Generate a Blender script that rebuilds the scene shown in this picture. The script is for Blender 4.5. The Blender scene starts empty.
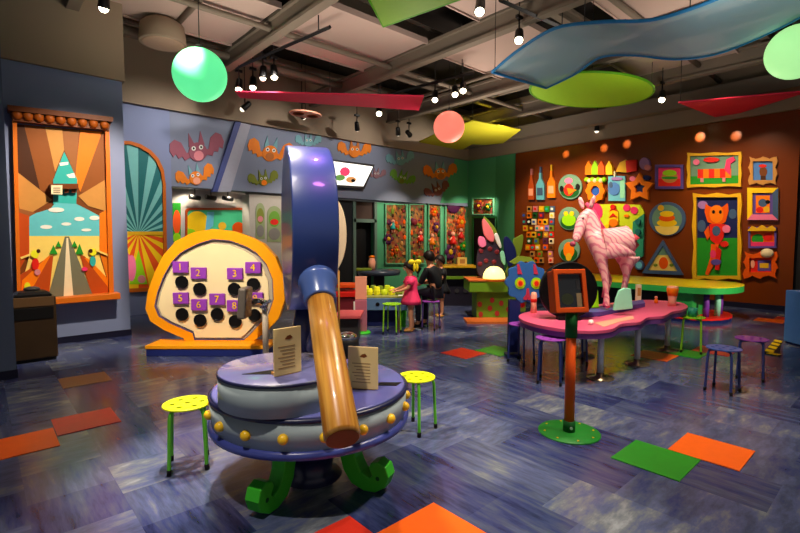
import bpy, bmesh, math, random
from math import sin, cos, pi, radians as R
from mathutils import Vector, Matrix
random.seed(7)
SC = bpy.context.scene
COL = SC.collection
# ------------------------------------------------------------------ camera
FPX, PITCH, YAW, CAMZ = 470.0, R(3.5), R(-42), 1.6
cam = bpy.data.cameras.new('camera'); cam.sensor_width = 36; cam.lens = FPX * 36 / 800
cam.clip_end = 200
co = bpy.data.objects.new('camera', cam); COL.objects.link(co)
co.location = (0, 0, CAMZ); co.rotation_euler = (R(90) - PITCH, 0, YAW)
SC.camera = co
CAM = Vector((0, 0, CAMZ))
RGT = Vector((cos(YAW), sin(YAW), 0)); FWD = Vector((-sin(YAW), cos(YAW), 0))
def ray(px, py):
    x = (px - 400) / FPX; z = -(py - 266.5) / FPX
    f = cos(PITCH) + z * sin(PITCH); u = -sin(PITCH) + z * cos(PITCH)
    return RGT * x + FWD * f + Vector((0, 0, u))
def G(px, py, z=0.0):                       # point of the photo's ray on a level plane
    d = ray(px, py); return CAM + d * ((z - CAMZ) / d.z)
def GD(px, py, D):                          # point of the ray at a distance in front of the camera
    d = ray(px, py); return CAM + d * (D / d.dot(FWD))
def floor_at(px, D):                        # floor point under a column of the photo at a distance
    p = GD(px, 266, D); p.z = 0; return p
class Plane:
    def __init__(s, o, rz):
        s.o = Vector(o); s.rz = rz
        s.x = Vector((cos(rz), sin(rz), 0)); s.y = Vector((-sin(rz), cos(rz), 0))
    def hit(s, px, py):
        d = ray(px, py); return CAM + d * ((s.o - CAM).dot(s.y) / d.dot(s.y))
XR, YL, YB = 13.0, 8.66, 10.85
W_RIGHT = Plane((XR, 0, 0), R(-90)); W_LEFT = Plane((0, YL, 0), 0); W_BACK = Plane((0, YB, 0), 0)
def facing(D): return Plane(FWD * D, YAW)   # a stand-alone board square to the viewing direction
# ------------------------------------------------------------------ materials
MATS = {}
def lin(c):
    out = []
    for v in c[:3]:
        v /= 255.0
        out.append(v / 12.92 if v <= .04045 else ((v + .055) / 1.055) ** 2.4)
    return (*out, 1)
def M(key, c=None, rough=.5, metal=0, var=.06, scale=14, emit=0, coat=0, bump=0):
    if key in MATS: return MATS[key]
    m = bpy.data.materials.new(key); m.use_nodes = True; MATS[key] = m
    nt = m.node_tree; b = nt.nodes['Principled BSDF']
    b.inputs['Roughness'].default_value = rough; b.inputs['Metallic'].default_value = metal
    b.inputs['Coat Weight'].default_value = coat
    if rough >= .4 and not metal: b.inputs['Specular IOR Level'].default_value = .2
    col = lin(c)
    tc = nt.nodes.new('ShaderNodeTexCoord'); nz = nt.nodes.new('ShaderNodeTexNoise')
    nz.inputs['Scale'].default_value = scale; nz.inputs['Detail'].default_value = 4
    nt.links.new(tc.outputs['Object'], nz.inputs['Vector'])
    mx = nt.nodes.new('ShaderNodeMix'); mx.data_type = 'RGBA'
    mx.inputs['A'].default_value = tuple(min(1, v * (1 - var)) for v in col[:3]) + (1,)
    mx.inputs['B'].default_value = tuple(min(1, v * (1 + var)) for v in col[:3]) + (1,)
    nt.links.new(nz.outputs['Fac'], mx.inputs['Factor']); nt.links.new(mx.outputs['Result'], b.inputs['Base Color'])
    if bump:
        bp = nt.nodes.new('ShaderNodeBump'); bp.inputs['Strength'].default_value = bump; bp.inputs['Distance'].default_value = .01
        nt.links.new(nz.outputs['Fac'], bp.inputs['Height']); nt.links.new(bp.outputs['Normal'], b.inputs['Normal'])
    if emit:
        nt.links.new(mx.outputs['Result'], b.inputs['Emission Color']); b.inputs['Emission Strength'].default_value = emit
    return m
PAL = dict(orange=(255, 128, 10), deeporange=(240, 90, 10), red=(225, 35, 25), yellow=(255, 205, 20), lemon=(240, 235, 40), lime=(150, 215, 20),
           green=(40, 150, 40), dkgreen=(20, 85, 35), teal=(50, 175, 170), dkteal=(35, 110, 115), mint=(150, 225, 190), sky=(105, 190, 215), blue=(40, 90, 190),
           navy=(28, 36, 92), purple=(125, 55, 165), violet=(95, 75, 160), lilac=(165, 120, 190), pink=(245, 120, 165), hotpink=(240, 55, 115), rose=(215, 130, 140),
           cream=(245, 225, 185), white=(240, 238, 230), grey=(135, 132, 128), dkgrey=(60, 58, 60), black=(14, 13, 14), brown=(120, 62, 22), dkbrown=(70, 36, 16),
           tan=(200, 140, 70), rust=(190, 75, 20), gold=(235, 180, 30), sand=(250, 215, 110), skin=(205, 140, 105), slate=(70, 95, 135), olive=(120, 140, 40),
           plum=(90, 35, 80), maroon=(120, 35, 45), peach=(250, 170, 140), road=(120, 118, 95), wood=(205, 140, 60))
def m(k):
    return MATS.get(k) or M(k, PAL[k], .45)
# ------------------------------------------------------------------ mesh builder
class MB:
    def __init__(s): s.v = []; s.f = []; s.mi = []; s.sm = []
    def add(s, vs, fs, mi=0, smooth=False):
        b = len(s.v); s.v += [tuple(v) for v in vs]
        for f in fs: s.f.append([b + i for i in f]); s.mi.append(mi); s.sm.append(smooth)
        return s
    def box(s, c, d, mi=0, rz=0):
        x, y, z = (k / 2 for k in d); vs = []
        for a in (-x, x):
            for b in (-y, y):
                for e in (-z, z): vs.append((c[0] + a * cos(rz) - b * sin(rz), c[1] + a * sin(rz) + b * cos(rz), c[2] + e))
        return s.add(vs, [(0, 1, 3, 2), (4, 6, 7, 5), (0, 4, 5, 1), (2, 3, 7, 6), (0, 2, 6, 4), (1, 5, 7, 3)], mi)
    def prism(s, pts, y0, y1, mi=0):        # outline in x,z ; thickness along y
        n = len(pts); vs = [(p[0], y0, p[1]) for p in pts] + [(p[0], y1, p[1]) for p in pts]
        return s.add(vs, [tuple(range(n)), tuple(range(2 * n - 1, n - 1, -1))] + [(i, (i + 1) % n, n + (i + 1) % n, n + i) for i in range(n)], mi)
    def slab(s, pts, z0, z1, mi=0):         # outline in x,y ; thickness along z
        n = len(pts); vs = [(p[0], p[1], z0) for p in pts] + [(p[0], p[1], z1) for p in pts]
        return s.add(vs, [tuple(range(n)), tuple(range(2 * n - 1, n - 1, -1))] + [(i, (i + 1) % n, n + (i + 1) % n, n + i) for i in range(n)], mi)
    def band(s, outer, inner, y0, y1, mi=0):  # frame between two outlines (x,z)
        n = len(outer)
        vs = [(p[0], y, p[1]) for y in (y0, y1) for o in (outer, inner) for p in o]; fs = []
        for i in range(n):
            j = (i + 1) % n
            fs += [(i, j, n + j, n + i), (2 * n + i, 2 * n + j, 3 * n + j, 3 * n + i), (i, j, 2 * n + j, 2 * n + i), (n + i, n + j, 3 * n + j, 3 * n + i)]
        return s.add(vs, fs, mi)
    def lathe(s, prof, n=28, c=(0, 0, 0), mi=0, smooth=True, axis='z'):
        vs = []; k = len(prof); fs = []
        for r, z in prof:
            for i in range(n):
                a = 2 * pi * i / n; p = (r * cos(a), r * sin(a), z)
                if axis == 'x': p = (p[2], p[0], p[1])
                if axis == 'y': p = (p[0], p[2], p[1])
                vs.append((c[0] + p[0], c[1] + p[1], c[2] + p[2]))
        for q in range(k - 1):
            for i in range(n): j = (i + 1) % n; fs.append((q * n + i, q * n + j, (q + 1) * n + j, (q + 1) * n + i))
        s.add(vs, fs, mi, smooth)
        b = len(s.v) - len(vs)
        for q in (0, k - 1):
            if prof[q][0] > 1e-4: s.f.append([b + q * n + i for i in range(n)]); s.mi.append(mi); s.sm.append(False)
        return s
    def tube(s, path, r, n=10, mi=0, smooth=True):
        P = [Vector(p) for p in path]; rr = r if isinstance(r, (list, tuple)) else [r] * len(P); vs = []; fs = []; up = None
        for i, p in enumerate(P):
            t = (P[min(i + 1, len(P) - 1)] - P[max(i - 1, 0)]).normalized()
            if up is None: up = Vector((0, 0, 1)) if abs(t.z) < .9 else Vector((1, 0, 0))
            a = t.cross(up).normalized(); b = t.cross(a).normalized(); up = a.cross(t).normalized() if False else up
            for k in range(n): w = 2 * pi * k / n; vs.append(p + a * (rr[i] * cos(w)) + b * (rr[i] * sin(w)))
        for i in range(len(P) - 1):
            for k in range(n): j = (k + 1) % n; fs.append((i * n + k, i * n + j, (i + 1) * n + j, (i + 1) * n + k))
        s.add(vs, fs, mi, smooth); b0 = len(s.v) - len(vs)
        for q in (0, len(P) - 1): s.f.append([b0 + q * n + k for k in range(n)]); s.mi.append(mi); s.sm.append(False)
        return s
    def ball(s, c, r, mi=0, nu=20, nv=12):
        r = r if isinstance(r, (list, tuple)) else (r, r, r); vs = [(c[0], c[1], c[2] - r[2])]
        for j in range(1, nv):
            t = -pi / 2 + pi * j / nv
            for i in range(nu): a = 2 * pi * i / nu; vs.append((c[0] + r[0] * cos(t) * cos(a), c[1] + r[1] * cos(t) * sin(a), c[2] + r[2] * sin(t)))
        vs.append((c[0], c[1], c[2] + r[2])); fs = []; L = len(vs) - 1
        for i in range(nu):
            k = (i + 1) % nu; fs += [(0, 1 + k, 1 + i), (L, 1 + (nv - 2) * nu + i, 1 + (nv - 2) * nu + k)]
            for j in range(nv - 2): fs.append((1 + j * nu + i, 1 + j * nu + k, 1 + (j + 1) * nu + k, 1 + (j + 1) * nu + i))
        return s.add(vs, fs, mi, True)
    def build(s, name, mats, parent=None, bevel=0, loc=None):
        me = bpy.data.meshes.new(name); me.from_pydata(s.v, [], s.f)
        if not isinstance(mats, (list, tuple)): mats = [mats]
        for x in mats: me.materials.append(m(x) if isinstance(x, str) else x)
        for p, i, q in zip(me.polygons, s.mi, s.sm): p.material_index = i; p.use_smooth = q
        bm = bmesh.new(); bm.from_mesh(me); bmesh.ops.recalc_face_normals(bm, faces=bm.faces); bm.to_mesh(me); bm.free()
        o = bpy.data.objects.new(name, me); COL.objects.link(o); o.parent = parent
        if loc is not None: o.location = loc
        if bevel:
            bv = o.modifiers.new('b', 'BEVEL'); bv.width = bevel; bv.segments = 2; bv.limit_method = 'ANGLE'; bv.angle_limit = R(50)
        return o
def tag(o, label, cat, group=None, kind=None):
    if label: o['label'] = label
    if cat: o['category'] = cat
    if group: o['group'] = group
    if kind: o['kind'] = kind
    return o
def thing(name, label, cat, loc=(0, 0, 0), rz=0, group=None):
    o = bpy.data.objects.new(name, None); COL.objects.link(o); o.empty_display_size = .1
    o.location = loc; o.rotation_euler = (0, 0, rz); return tag(o, label, cat, group)
def struct(name, mb, mats, bevel=0):
    o = mb.build(name, mats, None, bevel); o['kind'] = 'structure'; return o
def kids(o): return [c for c in bpy.data.objects if c.parent == o]
def dup(root, loc, rz, label, name=None):
    r = root.copy(); COL.objects.link(r); r.location = loc; r.rotation_euler = (0, 0, rz); r['label'] = label
    if name: r.name = name
    for ch in kids(root):
        c = ch.copy(); COL.objects.link(c); c.parent = r
        for g in kids(ch):
            d = g.copy(); COL.objects.link(d); d.parent = c
    return r
def recolor(root, mp):                      # give a copied thing other materials (own mesh data)
    for c in kids(root):
        for o in [c] + kids(c):
            if o.type == 'MESH':
                me = o.data.copy(); o.data = me
                for i, mm in enumerate(me.materials):
                    if mm and mm.name in mp: me.materials[i] = m(mp[mm.name])
def el(cx, cy, rx, ry=None, n=22, a0=0, a1=360):
    ry = ry or rx; full = abs(a1 - a0) >= 360
    k = n if full else n + 1
    return [(cx + rx * cos(R(a0 + (a1 - a0) * i / n)), cy + ry * sin(R(a0 + (a1 - a0) * i / n))) for i in range(k)]
def rc(x0, y0, x1, y1): return [(x0, y0), (x1, y0), (x1, y1), (x0, y1)]
def star(cx, cy, r0, r1, n=5, a=-90):
    return [(cx + (r0 if i % 2 == 0 else r1) * cos(R(a + 180 * i / n)), cy + (r0 if i % 2 == 0 else r1) * sin(R(a + 180 * i / n))) for i in range(2 * n)]
def wob(pts, k=.06, per=3):
    cx = sum(p[0] for p in pts) / len(pts); cy = sum(p[1] for p in pts) / len(pts)
    return [(cx + (p[0] - cx) * (1 + k * sin(i * per)), cy + (p[1] - cy) * (1 + k * sin(i * per))) for i, p in enumerate(pts)]
def dens(pts, n=5):
    out = []
    for i, p in enumerate(pts):
        q = pts[(i + 1) % len(pts)]
        out += [(p[0] + (q[0] - p[0]) * k / n, p[1] + (q[1] - p[1]) * k / n) for k in range(n)]
    return out
class Art:                                  # a thing hung on (or standing in) a plane, outlines taken from the photo
    def __init__(s, plane, cx, cy, name, label, cat, group=None, off=0.0):
        s.p = Plane(plane.o - plane.y * off, plane.rz); s.c = s.p.hit(cx, cy)
        s.e = thing(name, label, cat, s.c, plane.rz, group)
    def L(s, q):
        d = s.p.hit(q[0], q[1]) - s.c; return (d.dot(s.p.x), d.z)
    def poly(s, pts): return [s.L(q) for q in pts]
    def pic(s, name, layers, d0=0.0, t=.02, step=.006, parent=None, bevel=0):   # [(outline, material), ...] bottom up -> one mesh
        mb = MB(); ms = []
        for i, (pts, k) in enumerate(layers):
            if k not in ms: ms.append(k)
            mb.prism(s.poly(pts), -d0, -(d0 + t + step * i), ms.index(k))
        return mb.build(name, ms, parent or s.e, bevel)
    def frame(s, outer, inner, mat, t=.06, d0=0.0, name='frame', bevel=0):
        return MB().band(s.poly(outer), s.poly(inner), -d0, -(d0 + t)).build(name, mat, s.e, bevel)
def text_mesh(txt, size, mat, parent, loc, rot=(R(90), 0, 0), name='digit', ext=.004):
    cu = bpy.data.curves.new(name, 'FONT'); cu.body = txt; cu.size = size; cu.extrude = ext; cu.align_x = 'CENTER'; cu.align_y = 'CENTER'
    t = bpy.data.objects.new('tmp', cu); COL.objects.link(t); bpy.context.view_layer.update()
    me = bpy.data.meshes.new_from_object(t.evaluated_get(bpy.context.evaluated_depsgraph_get())); bpy.data.objects.remove(t)
    me.materials.clear(); me.materials.append(m(mat)); o = bpy.data.objects.new(name, me); COL.objects.link(o); o.parent = parent; o.location = loc; o.rotation_euler = rot
    return o
def skin(name, joints, edges, mat, parent, sub=1, root=0):
    me = bpy.data.meshes.new(name); me.from_pydata([j[:3] for j in joints], edges, [])
    o = bpy.data.objects.new('tmp', me); COL.objects.link(o); md = o.modifiers.new('s', 'SKIN'); md.use_smooth_shade = True
    for i, j in enumerate(joints):
        sv = me.skin_vertices[0].data[i]; r = j[3]; sv.radius = r if isinstance(r, tuple) else (r, r); sv.use_root = (i == root)
    sd = o.modifiers.new('d', 'SUBSURF'); sd.levels = sub; sd.render_levels = sub
    bpy.context.view_layer.update()
    me2 = bpy.data.meshes.new_from_object(o.evaluated_get(bpy.context.evaluated_depsgraph_get())); bpy.data.objects.remove(o)
    me2.materials.clear(); me2.materials.append(m(mat) if isinstance(mat, str) else mat)
    for p in me2.polygons: p.use_smooth = True
    q = bpy.data.objects.new(name, me2); COL.objects.link(q); q.parent = parent; return q
exec_marker = None
# ------------------------------------------------------------------ special materials
def nodes(name):
    mt = bpy.data.materials.new(name); mt.use_nodes = True; MATS[name] = mt
    nt = mt.node_tree; return mt, nt, nt.nodes['Principled BSDF'], (lambda t: nt.nodes.new(t)), nt.links.new
TILE = .457
TX0, TY0 = 4.275 - 20 * TILE, 1.222 - 20 * TILE
def floor_mat():
    mt, nt, b, N, K = nodes('carpet_tile_floor')
    tc = N('ShaderNodeTexCoord'); sp = N('ShaderNodeSeparateXYZ'); K(tc.outputs['Object'], sp.inputs[0])
    sx = N('ShaderNodeMath'); sx.operation = 'SUBTRACT'; sx.inputs[1].default_value = TX0; K(sp.outputs['X'], sx.inputs[0])
    sy = N('ShaderNodeMath'); sy.operation = 'SUBTRACT'; sy.inputs[1].default_value = TY0; K(sp.outputs['Y'], sy.inputs[0])
    cb = N('ShaderNodeCombineXYZ'); K(sy.outputs[0], cb.inputs['X']); K(sx.outputs[0], cb.inputs['Y'])
    def brick(w, h, off=.5):
        k = N('ShaderNodeTexBrick'); k.offset = off; k.inputs['Scale'].default_value = 1; k.inputs['Brick Width'].default_value = w; k.inputs['Row Height'].default_value = h
        k.inputs['Mortar Size'].default_value = 0; k.inputs['Color1'].default_value = (0, 0, 0, 1); k.inputs['Color2'].default_value = (1, 1, 1, 1); k.inputs['Bias'].default_value = 0
        K(cb.outputs[0], k.inputs['Vector']); return k
    k1 = brick(TILE, TILE)
    def streak(sc):
        mp = N('ShaderNodeMapping'); mp.inputs['Scale'].default_value = sc; K(cb.outputs[0], mp.inputs['Vector'])
        n = N('ShaderNodeTexNoise'); n.inputs['Scale'].default_value = 1; n.inputs['Detail'].default_value = 5; n.inputs['Roughness'].default_value = .65; K(mp.outputs[0], n.inputs['Vector']); return n
    n1 = streak((2.0, 13, 1)); n2 = streak((9, 3.0, 1))
    gt = N('ShaderNodeMath'); gt.operation = 'GREATER_THAN'; gt.inputs[1].default_value = .55; K(k1.outputs['Color'], gt.inputs[0])
    mxs = N('ShaderNodeMix'); K(gt.outputs[0], mxs.inputs['Factor']); K(n1.outputs['Fac'], mxs.inputs['A']); K(n2.outputs['Fac'], mxs.inputs['B'])
    big = N('ShaderNodeTexNoise'); big.inputs['Scale'].default_value = 1.4; big.inputs['Detail'].default_value = 3; K(cb.outputs[0], big.inputs['Vector'])
    # tone = .55*tile random + streak + large cloud
    a = N('ShaderNodeMath'); a.operation = 'MULTIPLY_ADD'; a.inputs[1].default_value = .27; K(k1.outputs['Color'], a.inputs[0]); a.inputs[2].default_value = -.31
    c = N('ShaderNodeMath'); c.operation = 'MULTIPLY_ADD'; c.inputs[1].default_value = .84; K(mxs.outputs[0], c.inputs[0]); K(a.outputs[0], c.inputs[2])
    d = N('ShaderNodeMath'); d.operation = 'MULTIPLY_ADD'; d.inputs[1].default_value = .55; K(big.outputs['Fac'], d.inputs[0]); K(c.outputs[0], d.inputs[2])
    rp = N('ShaderNodeValToRGB'); K(d.outputs[0], rp.inputs[0]); e = rp.color_ramp.elements
    e[0].position = .15; e[0].color = lin((22, 25, 44)); e[1].position = .86; e[1].color = lin((150, 156, 166))
    for p, cc in ((.30, (36, 42, 80)), (.40, (52, 60, 108)), (.50, (68, 76, 104)), (.60, (80, 88, 128)), (.70, (104, 110, 122))):
        q = e.new(p); q.color = lin(cc)
    K(rp.outputs[0], b.inputs['Base Color'])
    rr = N('ShaderNodeMapRange'); rr.inputs['To Min'].default_value = .10; rr.inputs['To Max'].default_value = .30; K(mxs.outputs[0], rr.inputs[0]); K(rr.outputs[0], b.inputs['Roughness'])
    bp = N('ShaderNodeBump'); bp.inputs['Strength'].default_value = .15; bp.inputs['Distance'].default_value = .004; K(mxs.outputs[0], bp.inputs['Height']); K(bp.outputs[0], b.inputs['Normal'])
    return mt
def wood_mat(name, c0, c1, axis='X'):
    mt, nt, b, N, K = nodes(name)
    tc = N('ShaderNodeTexCoord'); mp = N('ShaderNodeMapping'); mp.inputs['Scale'].default_value = {'X': (2, 40, 40), 'Z': (40, 40, 2)}[axis]; K(tc.outputs['Object'], mp.inputs[0])
    n = N('ShaderNodeTexNoise'); n.inputs['Scale'].default_value = 1.0; n.inputs['Detail'].default_value = 5; K(mp.outputs[0], n.inputs['Vector'])
    rp = N('ShaderNodeValToRGB'); rp.color_ramp.elements[0].position = .35; rp.color_ramp.elements[0].color = lin(c0); rp.color_ramp.elements[1].position = .65; rp.color_ramp.elements[1].color = lin(c1)
    K(n.outputs['Fac'], rp.inputs[0]); K(rp.outputs[0], b.inputs['Base Color']); b.inputs['Roughness'].default_value = .32; b.inputs['Coat Weight'].default_value = .3
    return mt
def vor_mat(name, cols, scale, rough=.6):
    mt, nt, b, N, K = nodes(name)
    tc = N('ShaderNodeTexCoord'); v = N('ShaderNodeTexVoronoi'); v.inputs['Scale'].default_value = scale; K(tc.outputs['Object'], v.inputs['Vector'])
    sp = N('ShaderNodeSeparateColor'); K(v.outputs['Color'], sp.inputs[0]); rp = N('ShaderNodeValToRGB'); rp.color_ramp.interpolation = 'CONSTANT'; e = rp.color_ramp.elements
    e[0].color = lin(cols[0]); e[1].position = 1 / len(cols); e[1].color = lin(cols[1])
    for i in range(2, len(cols)): q = e.new(i / len(cols)); q.color = lin(cols[i])
    K(sp.outputs[0], rp.inputs[0]); K(rp.outputs[0], b.inputs['Base Color']); b.inputs['Roughness'].default_value = rough; return mt
def stripe_mat():
    mt, nt, b, N, K = nodes('pink_zebra_hide')
    tc = N('ShaderNodeTexCoord'); w = N('ShaderNodeTexWave'); w.wave_type = 'BANDS'; w.bands_direction = 'DIAGONAL'; w.inputs['Scale'].default_value = 7.5; w.inputs['Distortion'].default_value = 5; w.inputs['Detail'].default_value = 1; w.inputs['Detail Scale'].default_value = 1.2
    K(tc.outputs['Object'], w.inputs['Vector']); rp = N('ShaderNodeValToRGB'); e = rp.color_ramp.elements; e[0].position = .18; e[0].color = lin((232, 130, 150)); e[1].position = .4; e[1].color = lin((252, 190, 186))
    K(w.outputs['Fac'], rp.inputs[0]); K(rp.outputs[0], b.inputs['Base Color']); b.inputs['Roughness'].default_value = .4; return mt
def mesh_cloth(name, c, alpha):
    mt, nt, b, N, K = nodes(name); b.inputs['Base Color'].default_value = lin(c); b.inputs['Roughness'].default_value = .7
    tr = N('ShaderNodeBsdfTransparent'); mx = N('ShaderNodeMixShader'); mx.inputs[0].default_value = alpha
    K(tr.outputs[0], mx.inputs[1]); K(b.outputs[0], mx.inputs[2]); K(mx.outputs[0], nt.nodes['Material Output'].inputs[0]); return mt
floor_mat(); stripe_mat()
wood_mat('handle_wood', (180, 112, 30), (228, 168, 74), 'X')
vor_mat('doll_panel_a', [(120, 70, 30), (150, 60, 25), (60, 50, 30), (170, 110, 40), (90, 100, 40), (140, 90, 50)], 12)
vor_mat('doll_panel_b', [(190, 85, 30), (150, 50, 30), (110, 80, 35), (210, 130, 60), (100, 110, 50), (160, 70, 60)], 14)
mesh_cloth('blue_mesh_cloth', (160, 210, 225), .62)
# ------------------------------------------------------------------ wall materials
M('wall_blue', (128, 139, 176), .55, var=.05, scale=2); M('wall_fascia', (126, 134, 156), .55, var=.08, scale=1.5); M('wall_cream', (190, 184, 176), .6)
M('wall_green', (88, 172, 126), .55, var=.05, scale=2); M('wall_brown', (118, 52, 10), .22, var=.10, scale=2.5); M('wall_dark', (38, 40, 44), .7)
M('soffit', (150, 132, 112), .8, var=.06, scale=1); M('deck', (42, 37, 33), .9, var=.2, scale=1.5); MATS['wall_brown'].node_tree.nodes['Principled BSDF'].inputs['Specular IOR Level'].default_value = .3
M('cloud_panel', (184, 160, 148), .85, var=.05, scale=1)
M('beam_paint', (124, 112, 98), .7, var=.08, scale=2); M('base_navy', (26, 26, 48), .4); M('black_metal', (18, 17, 17), .4, .3); M('steel', (215, 216, 220), .3, .35); M('chrome', (225, 225, 230), .08, 1)
# ================================================================== THE ROOM
HW = 4.3
struct('floor', MB().slab([(-10, -8), (18, -8), (18, 14), (-10, 14)], -.1, 0), 'carpet_tile_floor')
xA = W_LEFT.hit(126, 200).x
bx = lambda px: W_BACK.hit(px, 200).x
x0, x172, x252, x340, x357, x378 = bx(120), bx(172), bx(252), bx(341), bx(356), bx(379)
struct('wall_left', MB().slab([(-6, YL), (xA, YL), (xA, YL + .2), (-6, YL + .2)], 0, 4.08), 'wall_blue')
struct('wall_left_return', MB().slab([(xA - .2, YL + .2), (xA, YL + .2), (xA, YB), (xA - .2, YB)], 0, HW), 'wall_blue')
struct('wall_left_upper', MB().slab([(-6, YL - .06), (xA + .03, YL - .06), (xA + .03, YB), (-6, YB)], 4.08, 6.0), 'soffit')
pil = G(17, 378)
struct('pillar_left', MB().slab([(-4, pil.y), (pil.x, pil.y), (pil.x, pil.y + .35), (-4, pil.y + .35)], 0, 6.0), M('pillar_paint', (92, 104, 128), .55))
struct('baseboard_pillar', MB().slab([(-4, pil.y - .015), (pil.x + .01, pil.y - .015), (pil.x + .01, pil.y + .35), (-4, pil.y + .35)], 0, .1), 'base_navy')
struct('baseboard_left', MB().slab([(-6, YL - .015), (xA + .01, YL - .015), (xA + .01, YL), (-6, YL)], 0, .1), 'base_navy')
# bat wall: solid at its left, a fascia over recesses further on
struct('wall_back', MB().slab([(x0, YB), (x172, YB), (x172, YB + 1.5), (x0, YB + 1.5)], 0, HW), 'wall_blue')
struct('wall_back_fascia', MB().slab([(x172, YB), (XR, YB), (XR, YB + .25), (x172, YB + .25)], 2.71, HW), 'wall_fascia')
struct('wall_back_recess', MB().slab([(x172, YB + .6), (x252 + .1, YB + .6), (x252 + .1, YB + .8), (x172, YB + .8)], 0, 2.9), 'wall_cream')
struct('ceiling_recess', MB().slab([(x172, YB + .25), (XR, YB + .25), (XR, YB + 1.5), (x172, YB + 1.5)], 2.72, 2.8), 'wall_cream')
struct('wall_back_middle', MB().slab([(x252, YB + .15), (x340, YB + .15), (x340, YB + 1.3), (x252, YB + 1.3)], 0, 2.66), 'wall_cream')
struct('wall_back_dark', MB().slab([(x340, YB + .15), (x357, YB + .15), (x357, YB + .5), (x340, YB + .5)], 0, 2.66), 'wall_dark')
struct('wall_back_green', MB().slab([(x378, YB + .15), (XR, YB + .15), (XR, YB + .5), (x378, YB + .5)], 0, 2.66), 'wall_green')
dr = MB().box(((x357 + x378) / 2, YB + .42, 1.05), (x378 - x357, .06, 2.1)); struct('doorway_shade_1', dr, M('doorway_shade_black', (20, 20, 22), .5))  # dark panel set in the open doorway to stand for its shade
struct('wall_back_lintel', MB().slab([(x357, YB + .2), (x378, YB + .2), (x378, YB + .4), (x357, YB + .4)], 2.1, 2.66), M('lintel_brown', (74, 56, 50), .6))
dt = MB().box((x357 + .03, YB + .14, 1.33), (.1, .06, 2.66)).box((x378 - .03, YB + .14, 1.33), (.1, .06, 2.66)).box(((x357 + x378) / 2, YB + .14, 2.1), (x378 - x357, .06, .1)); struct('trim_1', dt, M('trim_greygreen', (104, 128, 116), .5))
aw = Art(W_BACK, 456, 180, 'wall_back_corner', None, None); bpy.data.objects.remove(aw.e)
P3 = lambda q, pl: (lambda h: (h.x, h.y, h.z))(pl.hit(*q))
g = [W_BACK.hit(*q) for q in ((455, 159), (467.5, 161), (467.5, 203), (440, 203))]
gm = MB(); gm.prism([(h.x, h.z) for h in g], YB - .012, YB + .05); struct('wall_back_corner', gm, 'wall_green')
rd = MB(); q = [W_BACK.hit(*q) for q in ((234, 122), (239.5, 123), (216, 192), (211, 192))]; rd.prism([(h.x, h.z) for h in q], YB - .1, YB + .02); struct('trim_2', rd, M('ridge_blue', (72, 82, 138), .5))
rd = MB(); q = [W_BACK.hit(*q) for q in ((239.5, 123), (250, 125), (230, 192), (216, 192))]; rd.prism([(h.x, h.z) for h in q], YB - .05, YB + .02); struct('trim_3', rd, M('ridge_pale', (165, 166, 182), .5))
yb0 = W_RIGHT.hit(515, 200).y; yb1 = W_RIGHT.hit(797, 200).y
struct('wall_right', MB().slab([(XR, yb1), (XR + .2, yb1), (XR + .2, yb0), (XR, yb0)], 0, HW), 'wall_brown')
struct('wall_right_green', MB().slab([(XR, yb0), (XR + .2, yb0), (XR + .2, YB + .5), (XR, YB + .5)], 0, HW), 'wall_green')
yg = W_RIGHT.hit(496, 200).y
struct('trim_4', MB().slab([(XR - .04, yb0), (XR, yb0), (XR, yg), (XR - .04, yg)], 0, HW), M('green_panel', (72, 148, 106), .5))
struct('wall_right_end', MB().slab([(XR + .1, -6), (XR + .3, -6), (XR + .3, yb1), (XR + .1, yb1)], 0, HW), 'wall_dark')
struct('baseboard_right', MB().slab([(XR - .015, yb1), (XR, yb1), (XR, yb0), (XR - .015, yb0)], 0, .12), 'base_navy')
# above the walls
struct('wall_back_upper', MB().slab([(xA, YB - .1), (XR + .3, YB - .1), (XR + .3, YB + .3), (xA, YB + .3)], HW, 6.0), 'soffit')
struct('wall_right_upper', MB().slab([(XR - .1, -6), (XR + .3, -6), (XR + .3, YB - .1), (XR - .1, YB - .1)], HW, 6.0), 'soffit')
struct('beam_wall_right', MB().slab([(XR - .55, -6), (XR - .25, -6), (XR - .25, YB - .1), (XR - .55, YB - .1)], 4.65, 5.0), 'beam_paint')
struct('ceiling', MB().slab([(-10, -8), (18, -8), (18, 14), (-10, 14)], 6.0, 6.1), 'deck')
n = 0
for X in (1.2, 3.9, 6.6, 9.2, 11.4):
    n += 1; b = MB(); z0 = 5.0
    b.box((X, 2, z0), (.16, 24, .05)).box((X, 2, z0 + .3), (.16, 24, .05)).box((X, 2, z0 + .15), (.04, 24, .3)); struct('ceiling_beam', b, 'beam_paint')
for Y in (2.2, 4.4, 6.6, 8.6, 10.2):
    b = MB().box((4, Y, 5.42), (20, .14, .05)).box((4, Y, 5.62), (20, .14, .05)).box((4, Y, 5.52), (20, .04, .2)); struct('ceiling_beam', b, 'beam_paint')
for X, Y in ((5.2, .9), (7.9, 2.6), (5.2, 4.2), (2.6, 5.4), (7.9, 5.7), (5.2, 7.4), (10.2, 3.6), (2.5, 8.0)):
    b = MB().box((X, Y, 5.30), (2.5, 1.95, .06)).box((X, Y - .985, 5.29), (2.54, .03, .1)).box((X, Y + .985, 5.29), (2.54, .03, .1)); struct('ceiling_panel', b, 'cloud_panel')
for X, Y0, Y1, z, r in ((2.7, -4, 10, 5.25, .05), (8.6, -4, 10, 5.2, .04), (10.3, -4, 10, 5.35, .06)):
    struct('ceiling_pipe', MB().tube([(X, Y0, z), (X, Y1, z)], r), 'beam_paint')
for Y, z, r in ((3.3, 5.2, .05), (7.6, 5.15, .05), (9.4, 5.2, .07)):
    struct('ceiling_pipe', MB().tube([(-4, Y, z), (13, Y, z)], r), 'beam_paint')
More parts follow.
